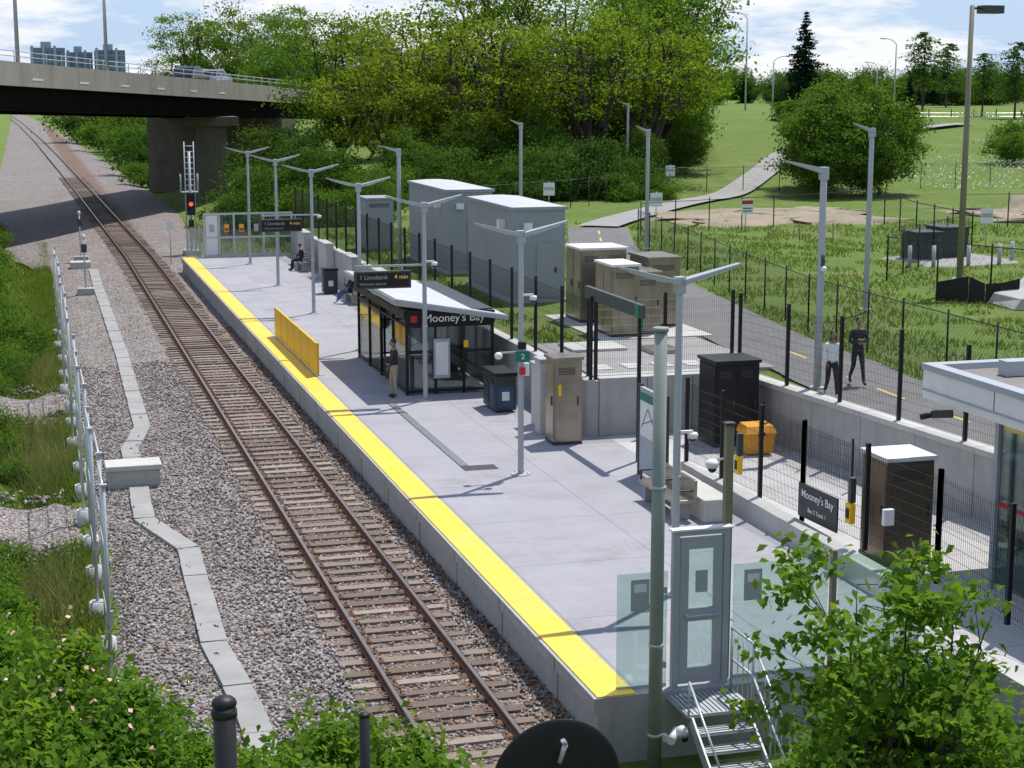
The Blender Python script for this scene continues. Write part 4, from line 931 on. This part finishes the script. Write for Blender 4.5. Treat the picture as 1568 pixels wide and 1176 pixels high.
for i in range(170):
    a=math.radians(lerp(-1,36,(i*.618)%1)+random.uniform(-.3,.3)); D_=random.uniform(290,400); x=math.sin(a)*D_; y=math.cos(a)*D_
    if x<18 and x>-18: x=18+random.uniform(0,6)
    mm=random.choice([T3_,T4_,SHD,SP,T4_,SHD]); s={T3_:random.uniform(.4,.62),T4_:random.uniform(.65,1.05),SHD:random.uniform(1.0,1.7),SP:random.uniform(.35,.62)}[mm]
    addobj('tree_part',mm,(x,y,gh(x,y)-.8),random.uniform(0,6),s,parent=dl)
NB1=tree_mesh('near_shrub',11,2.6,1.15,.02,.14,70,75,L_N,.03,sig=.18,fork=.06,nl=9,asp=.6)
NB2=tree_mesh('near_tree',12,4.9,1.5,.12,.155,135,48,L_N,.05,sig=.13,fork=.12,nl=10,asp=.6,twig=.16)
for x,y,s in ((.1,22.8,1.15),(.9,21.6,.95),(-.6,25.5,.95),(1.75,20.6,.75),(-.3,20.5,1.1),(3.4,20.2,.95),(4.35,19.6,.85),(2.5,18.6,.95),(.6,18.6,.9),(3.9,17.6,1.0),(-1.0,31,.6),(-.9,28.3,.65)):
    addobj('foreground_shrub',NB1,(x,y,gh(x,y)-.05),random.uniform(0,6),s)
addobj('foreground_sapling',NB2,(9.7,17.1,-1.1),.8,1.02)
for x,y,s in ((10.5,17.4,1.15),(9.7,18.0,.9),(11.2,18.4,1.0),(10.6,19.3,.8)): addobj('foreground_shrub',NB1,(x,y,-1.1),x*3,s)
def blades(name,X,Y,h,w,mat):
    n=len(X); Z=np.array([gh(a,b) for a,b in zip(X,Y)])
    a=rng.uniform(0,6.28,n); hh=h*rng.uniform(.5,1.3,n); ln=rng.normal(0,.5,(n,2))*hh[:,None]
    B=np.stack([X,Y,Z],1); dx=np.stack([np.cos(a)*w,np.sin(a)*w,np.zeros(n)],1)
    tip=B+np.concatenate([ln,hh[:,None]],1); V=np.stack([B-dx,B+dx,tip],1).reshape(-1,3)
    return addobj(name,npmesh(name,V,np.arange(3*n).reshape(n,3),[mat]))
n=36000; Y=18+95*rng.random(n)**1.4; X=1.1-rng.exponential(1.1,n); ok=~(((Y>38.2)&(Y<42.4))|((Y>53.2)&(Y<57.8)))|(rng.random(n)<.08); blades('grass_verge',X[ok],Y[ok],.3,.024,L_G)
n=4500; Y=rng.choice([46,50,34,28,62],n)+rng.normal(0,1.3,n); X=rng.normal(0,.35,n); blades('reeds',X,Y,.85,.012,L_R)
n=70000; Y=rng.uniform(42,90,n); X=wall_x(50)+1+rng.random(n)**1.2*52
pth=np.array([np.interp(v,[p[1] for p in PATH],[p[0] for p in PATH]) for v in Y])
cl_=np.array([mnoise.noise(Vector((a*.5,b*.5,3))) for a,b in zip(X,Y)])
ok=(cl_>-.15)&(np.abs(X-pth)>1.8)&~((X>16.5)&(X<20.9)&(Y<77))&~((X<20.2)&(Y<48.7))&~((Y>83)&(X>52))&~((Y>86)&(X>33))&~((X>37)&(X<43.5)&(Y>64.5)&(Y<70)); blades('meadow_grass',X[ok],Y[ok],.19,.03,L_G)
n=9000; Y=rng.uniform(16,42,n); X=rng.uniform(22.9,40,n); blades('meadow_grass',X,Y,.25,.03,L_G)
n=4000; Y=rng.uniform(94,125,n); X=rng.uniform(11,20,n); blades('weeds',X,Y,.5,.05,L_R)
n=700; Y=rng.uniform(20,90,n); X=rng.choice([1.6,2.6,7.85,4.0],n)+rng.normal(0,.25,n); ok=X<7.9; 
Zt=Y[ok]; m_=len(Zt); B=np.stack([X[ok],Zt,np.full(m_,-.86)],1); v,f=leaves(B+np.array([0,0,.08]),.12,.35); addobj('ballast_weeds',npmesh('ballast_weeds',v,f,[L_G]))
n=2600; Y=20+50*rng.random(n)**1.3; X=7.98-np.abs(rng.normal(0,.28,n)); Z=-.74+rng.uniform(-.01,.02,n); v,f=leaves(np.stack([X,Y,Z],1),.085,.7,up=1.5); addobj('dry_leaf_litter',npmesh('dry_leaf_litter',v,f,[L_D]))
n=6000; X=rng.uniform(62,105,n); Y=rng.uniform(104,126,n); Z=np.array([gh(a,b)+.35 for a,b in zip(X,Y)]); v,f=leaves(np.stack([X,Y,Z],1),.15); addobj('wildflower_field',npmesh('wildflower_field',v,f,[FLOW]))
n=130; c=rng.choice(3,n); cx=np.array([.2,.9,-.4])[c]; cy=np.array([22.4,21.2,24.8])[c]; v,f=leaves(np.stack([cx+rng.normal(0,.5,n),cy+rng.normal(0,.4,n),rng.uniform(.4,1.7,n)],1),.085,.9); addobj('pink_blossoms',npmesh('pink_blossoms',v,f,[PINK]))
# ---------------------------------------------------------------- people
def person(name,loc,rz,J,cols,hair='short',sc=1,bag=False):
    top,bot,shoe,skin,hairm=cols
    j={'pel':(0,0,.95,.125),'sp':(0,.0,1.12,.115),'ch':(0,.0,1.31,.13),'nb':(0,0,1.45,.06),'nk':(0,.015,1.54,.05),
       'sL':(-.165,0,1.405,.062),'eL':(-.22,-.02,1.13,.046),'wL':(-.23,.1,.9,.03),'pL':(-.23,.13,.82,.03),
       'sR':(.165,0,1.405,.062),'eR':(.22,-.02,1.13,.046),'wR':(.23,.1,.9,.03),'pR':(.23,.13,.82,.03),
       'hL':(-.085,0,.88,.095),'kL':(-.095,.02,.5,.062),'aL':(-.095,-.02,.1,.042),'tL':(-.11,.15,.04,.038),
       'hR':(.085,0,.88,.095),'kR':(.095,.02,.5,.062),'aR':(.095,-.02,.1,.042),'tR':(.11,.15,.04,.038)}
    for k,v in J.items():
        if k in j: j[k]=tuple(v)+(j[k][3],)
    E=[('pel','sp',0),('sp','ch',0),('ch','nb',0),('nb','nk',3),('ch','sL',0),('sL','eL',0),('eL','wL',0),('wL','pL',3),('ch','sR',0),('sR','eR',0),('eR','wR',0),('wR','pR',3),
       ('pel','hL',1),('hL','kL',1),('kL','aL',1),('aL','tL',2),('pel','hR',1),('hR','kR',1),('kR','aR',1),('aR','tR',2)]
    ks=list(j); idx={k:i for i,k in enumerate(ks)}
    me=bpy.data.meshes.new('sk'); me.from_pydata([j[k][:3] for k in ks],[(idx[a],idx[b]) for a,b,_ in E],[])
    o=bpy.data.objects.new('sk',me); COL.objects.link(o); md=o.modifiers.new('s','SKIN'); md.use_smooth_shade=True; s2=o.modifiers.new('u','SUBSURF'); s2.levels=2; s2.render_levels=2
    for i,k in enumerate(ks): me.skin_vertices[0].data[i].radius=(j[k][3],j[k][3]); me.skin_vertices[0].data[i].use_root=(k=='pel')
    dg=bpy.context.evaluated_depsgraph_get(); dg.update(); m2=bpy.data.meshes.new_from_object(o.evaluated_get(dg)); bpy.data.objects.remove(o)
    for m in (top,bot,shoe,skin): m2.materials.append(m)
    segs=[(Vector(j[a][:3]),Vector(j[b][:3]),l) for a,b,l in E]
    for p in m2.polygons:
        c=p.center; best=9;l=0
        for a,b,lb in segs:
            t=max(0,min(1,(c-a).dot(b-a)/(b-a).length_squared)); dd=(a.lerp(b,t)-c).length
            if dd<best: best=dd;l=lb
        if l==0 and c.z<j['pel'][2]-.03 and abs(c.x)<.16 and (c-Vector(j['pel'][:3])).length<.2: l=1
        p.material_index=l; p.use_smooth=True
    e=empty(name,loc,(0,0,rz)); e.scale=(sc,)*3
    b=bpy.data.objects.new('body',m2); COL.objects.link(b); b.parent=e
    hd=Vector(j['nk'][:3])+Vector(J.get('head',(0,.025,.12)))
    mb=MB()
    def jaw(p):
        if p.z<0: p.x*=1+p.z*2.4; p.y*=1+p.z*1.0
        return p
    mb.ell(hd,(.077,.098,.118),skin,16,12,jaw)
    mb.ell(hd+Vector((0,.1,-.015)),(.014,.02,.026),skin,8,6); mb.ell(hd+Vector((0,.088,-.06)),(.026,.008,.007),pmat('lips',(.35,.12,.1)),8,4)
    for s in (-1,1): mb.ell(hd+Vector((s*.03,.088,.012)),(.013,.008,.008),WHITE,8,5); mb.ell(hd+Vector((s*.03,.095,.012)),(.006,.004,.006),BLACK,6,4); mb.ell(hd+Vector((s*.079,-.005,-.01)),(.012,.02,.03),skin,8,6); mb.ell(hd+Vector((s*.03,.092,.032)),(.018,.006,.004),hairm,6,4)
    mb.ell(hd+Vector((0,-.018,.035)),(.086,.1,.1),hairm,14,9)
    if hair=='long': mb.ell(hd+Vector((0,-.075,-.09)),(.075,.045,.15),hairm,12,8)
    mb.build('head',e)
    mb=MB()
    for s in 'LR':
        w=Vector(j['w'+s][:3]); p=Vector(j['p'+s][:3]); dd=(p-w).normalized(); sd=dd.cross(Vector((1,0,0)))
        sd=sd.normalized() if sd.length>.1 else Vector((0,1,0)); cu=sd.cross(dd)*(1 if s=='L' else -1)
        for i,(of,ln) in enumerate(((-.026,.055),(-.009,.068),(.009,.072),(.026,.064))):
            a=p+sd*of; b1=a+dd*ln*.6; c1=b1+(dd*.7+cu*.7)*ln*.5; mb.cyl(a,b1,.0095,skin,r1=.0085,n=6); mb.cyl(b1,c1,.0085,skin,r1=.0065,n=6)
        a=w+dd*.03+sd*.02; b1=a+(sd*.8+dd*.6)*.04; mb.cyl(a,b1,.011,skin,r1=.01,n=6); mb.cyl(b1,b1+dd*.03+sd*.006,.01,skin,r1=.007,n=6)
    mb.build('hands',e)
    if bag:
        mb=MB(); mb.ell((0,-.16,1.2),(.13,.08,.2),bag,12,8); mb.build('backpack',e)
    return e
SK1=pmat('skin_light',(.42,.25,.18),(.4,.23,.16),5,.5); SK2=pmat('skin_tan',(.30,.18,.12),(.28,.16,.1),5,.5); HB=pmat('hair_black',(.012,.01,.01),(.02,.015,.012),20,.5); HBR=pmat('hair_brown',(.05,.03,.02),(.04,.025,.015),20,.5)
JB=pmat('cloth_black',(.018,.018,.022),(.03,.03,.035),6,.9); JW=pmat('cloth_white',(.82,.82,.84),(.78,.78,.8),6,.9); TB=pmat('trousers_beige',(.36,.30,.22),(.3,.25,.19),6,.9); TJ=pmat('trousers_jeans',(.06,.10,.17),(.045,.08,.14),6,.9); TD=pmat('trousers_dark',(.02,.02,.028),(.03,.03,.04),6,.9); SHW=pmat('shoe_white',(.5,.5,.5)); SHB=pmat('shoe_black',(.02,.02,.02))
person('standing_man',(10.3,48.35,0),math.radians(100),{'eL':(-.22,.0,1.14),'wL':(-.15,.2,1.05),'pL':(-.1,.26,1.05),'kR':(.1,.06,.5)},(JB,TB,SHB,SK2,HB))
sit={'pel':(0,0,.56),'sp':(0,-.03,.74),'ch':(0,-.02,.93),'nb':(0,0,1.07),'nk':(0,.04,1.15),'sL':(-.165,0,1.03),'sR':(.165,0,1.03),'eL':(-.22,.08,.8),'eR':(.22,.08,.8),'wL':(-.12,.28,.72),'wR':(.12,.28,.72),'pL':(-.08,.34,.74),'pR':(.08,.34,.74),
 'hL':(-.09,.04,.55),'hR':(.09,.04,.55),'kL':(-.12,.45,.52),'kR':(.12,.45,.52),'aL':(-.12,.48,.1),'aR':(.12,.5,.1),'tL':(-.13,.65,.04),'tR':(.13,.67,.04),'head':(0,.06,.1)}
person('seated_passenger',(13.2,84,0),math.radians(95),sit,(JB,TD,SHB,SK1,HB))
sit2=dict(sit); sit2.update({'kL':(-.12,.42,.5),'aL':(-.12,.7,.12),'tL':(-.13,.85,.06),'aR':(.12,.62,.1),'tR':(.13,.79,.04)})
person('seated_passenger',(13.2,70.5,0),math.radians(95),sit2,(JB,TJ,SHW,SK1,HBR))
walk={'kL':(-.09,.16,.52),'aL':(-.09,.3,.12),'tL':(-.09,.46,.09),'kR':(.09,-.04,.5),'aR':(.09,-.32,.17),'tR':(.1,-.2,.04),'eL':(-.23,-.1,1.14),'wL':(-.24,-.12,.9),'pL':(-.24,-.12,.82),'eR':(.22,.05,1.14),'wR':(.2,.25,.98),'pR':(.19,.31,.93)}
person('walking_woman',(19.42,38.05,1.36),math.radians(165),walk,(JW,TD,SHW,SK2,HB),'long',.98)
w2=dict(walk); w2.update({'eL':(-.25,.05,1.14),'wL':(-.05,.24,1.2),'pL':(.02,.25,1.22),'eR':(.25,.05,1.14),'wR':(.08,.26,1.12),'pR':(.01,.27,1.13)})
person('walking_man',(20.95,39.6,1.36),math.radians(170),w2,(JB,TD,SHB,SK2,HB),'short',1.03)
# ---------------------------------------------------------------- light, sky, camera
EL,AZ=math.radians(66),math.radians(50)
w=bpy.data.worlds.new('World'); S.world=w; w.use_nodes=True; nt=w.node_tree; nt.nodes.clear()
out=nt.nodes.new('ShaderNodeOutputWorld'); bg=nt.nodes.new('ShaderNodeBackground'); bg.inputs[1].default_value=.1
sky=nt.nodes.new('ShaderNodeTexSky'); sky.sky_type='NISHITA'; sky.sun_disc=False; sky.sun_elevation=EL; sky.sun_rotation=AZ
tc=nt.nodes.new('ShaderNodeTexCoord'); mp=nt.nodes.new('ShaderNodeMapping'); mp.inputs['Scale'].default_value=(1,1,5); nt.links.new(tc.outputs['Generated'],mp.inputs[0])
sz=N(nt,'ShaderNodeSeparateXYZ'); nt.links.new(tc.outputs['Generated'],sz.inputs[0])
hz=ramp(nt,sz.outputs[2],.08,.55)
base=mix(nt,.8,sky.outputs[0],mix(nt,hz,(5.4,7.4,10.3),(2.2,3.8,7.6)))
f=ramp(nt,noise(nt,mp.outputs[0],8,9,.62),.42,.54)
f=mth(nt,'MULTIPLY',f,mth(nt,'SUBTRACT',.97,mth(nt,'MULTIPLY',hz,.6)))
col=mix(nt,f,base,(10.0,10.1,10.3))
nt.links.new(col,bg.inputs[0]); nt.links.new(bg.outputs[0],out.inputs[0])
sl=bpy.data.lights.new('sun','SUN'); sl.energy=5.0; sl.angle=math.radians(.5); sl.color=(1,.96,.9); so=bpy.data.objects.new('sun',sl); COL.objects.link(so)
dv=Vector((math.sin(AZ)*math.cos(EL),math.cos(AZ)*math.cos(EL),math.sin(EL))); so.rotation_euler=dv.to_track_quat('Z','Y').to_euler(); so.location=dv*50
cam=bpy.data.cameras.new('camera'); co=bpy.data.objects.new('camera',cam); COL.objects.link(co); S.camera=co
cam.sensor_width=36; cam.lens=59.0; cam.clip_start=.1; cam.clip_end=6000
co.location=(0,0,9.2); co.rotation_euler=(math.radians(90-10.1),0,math.radians(-16.1))
S.view_settings.view_transform='Standard'; S.view_settings.look='None'; S.view_settings.exposure=0
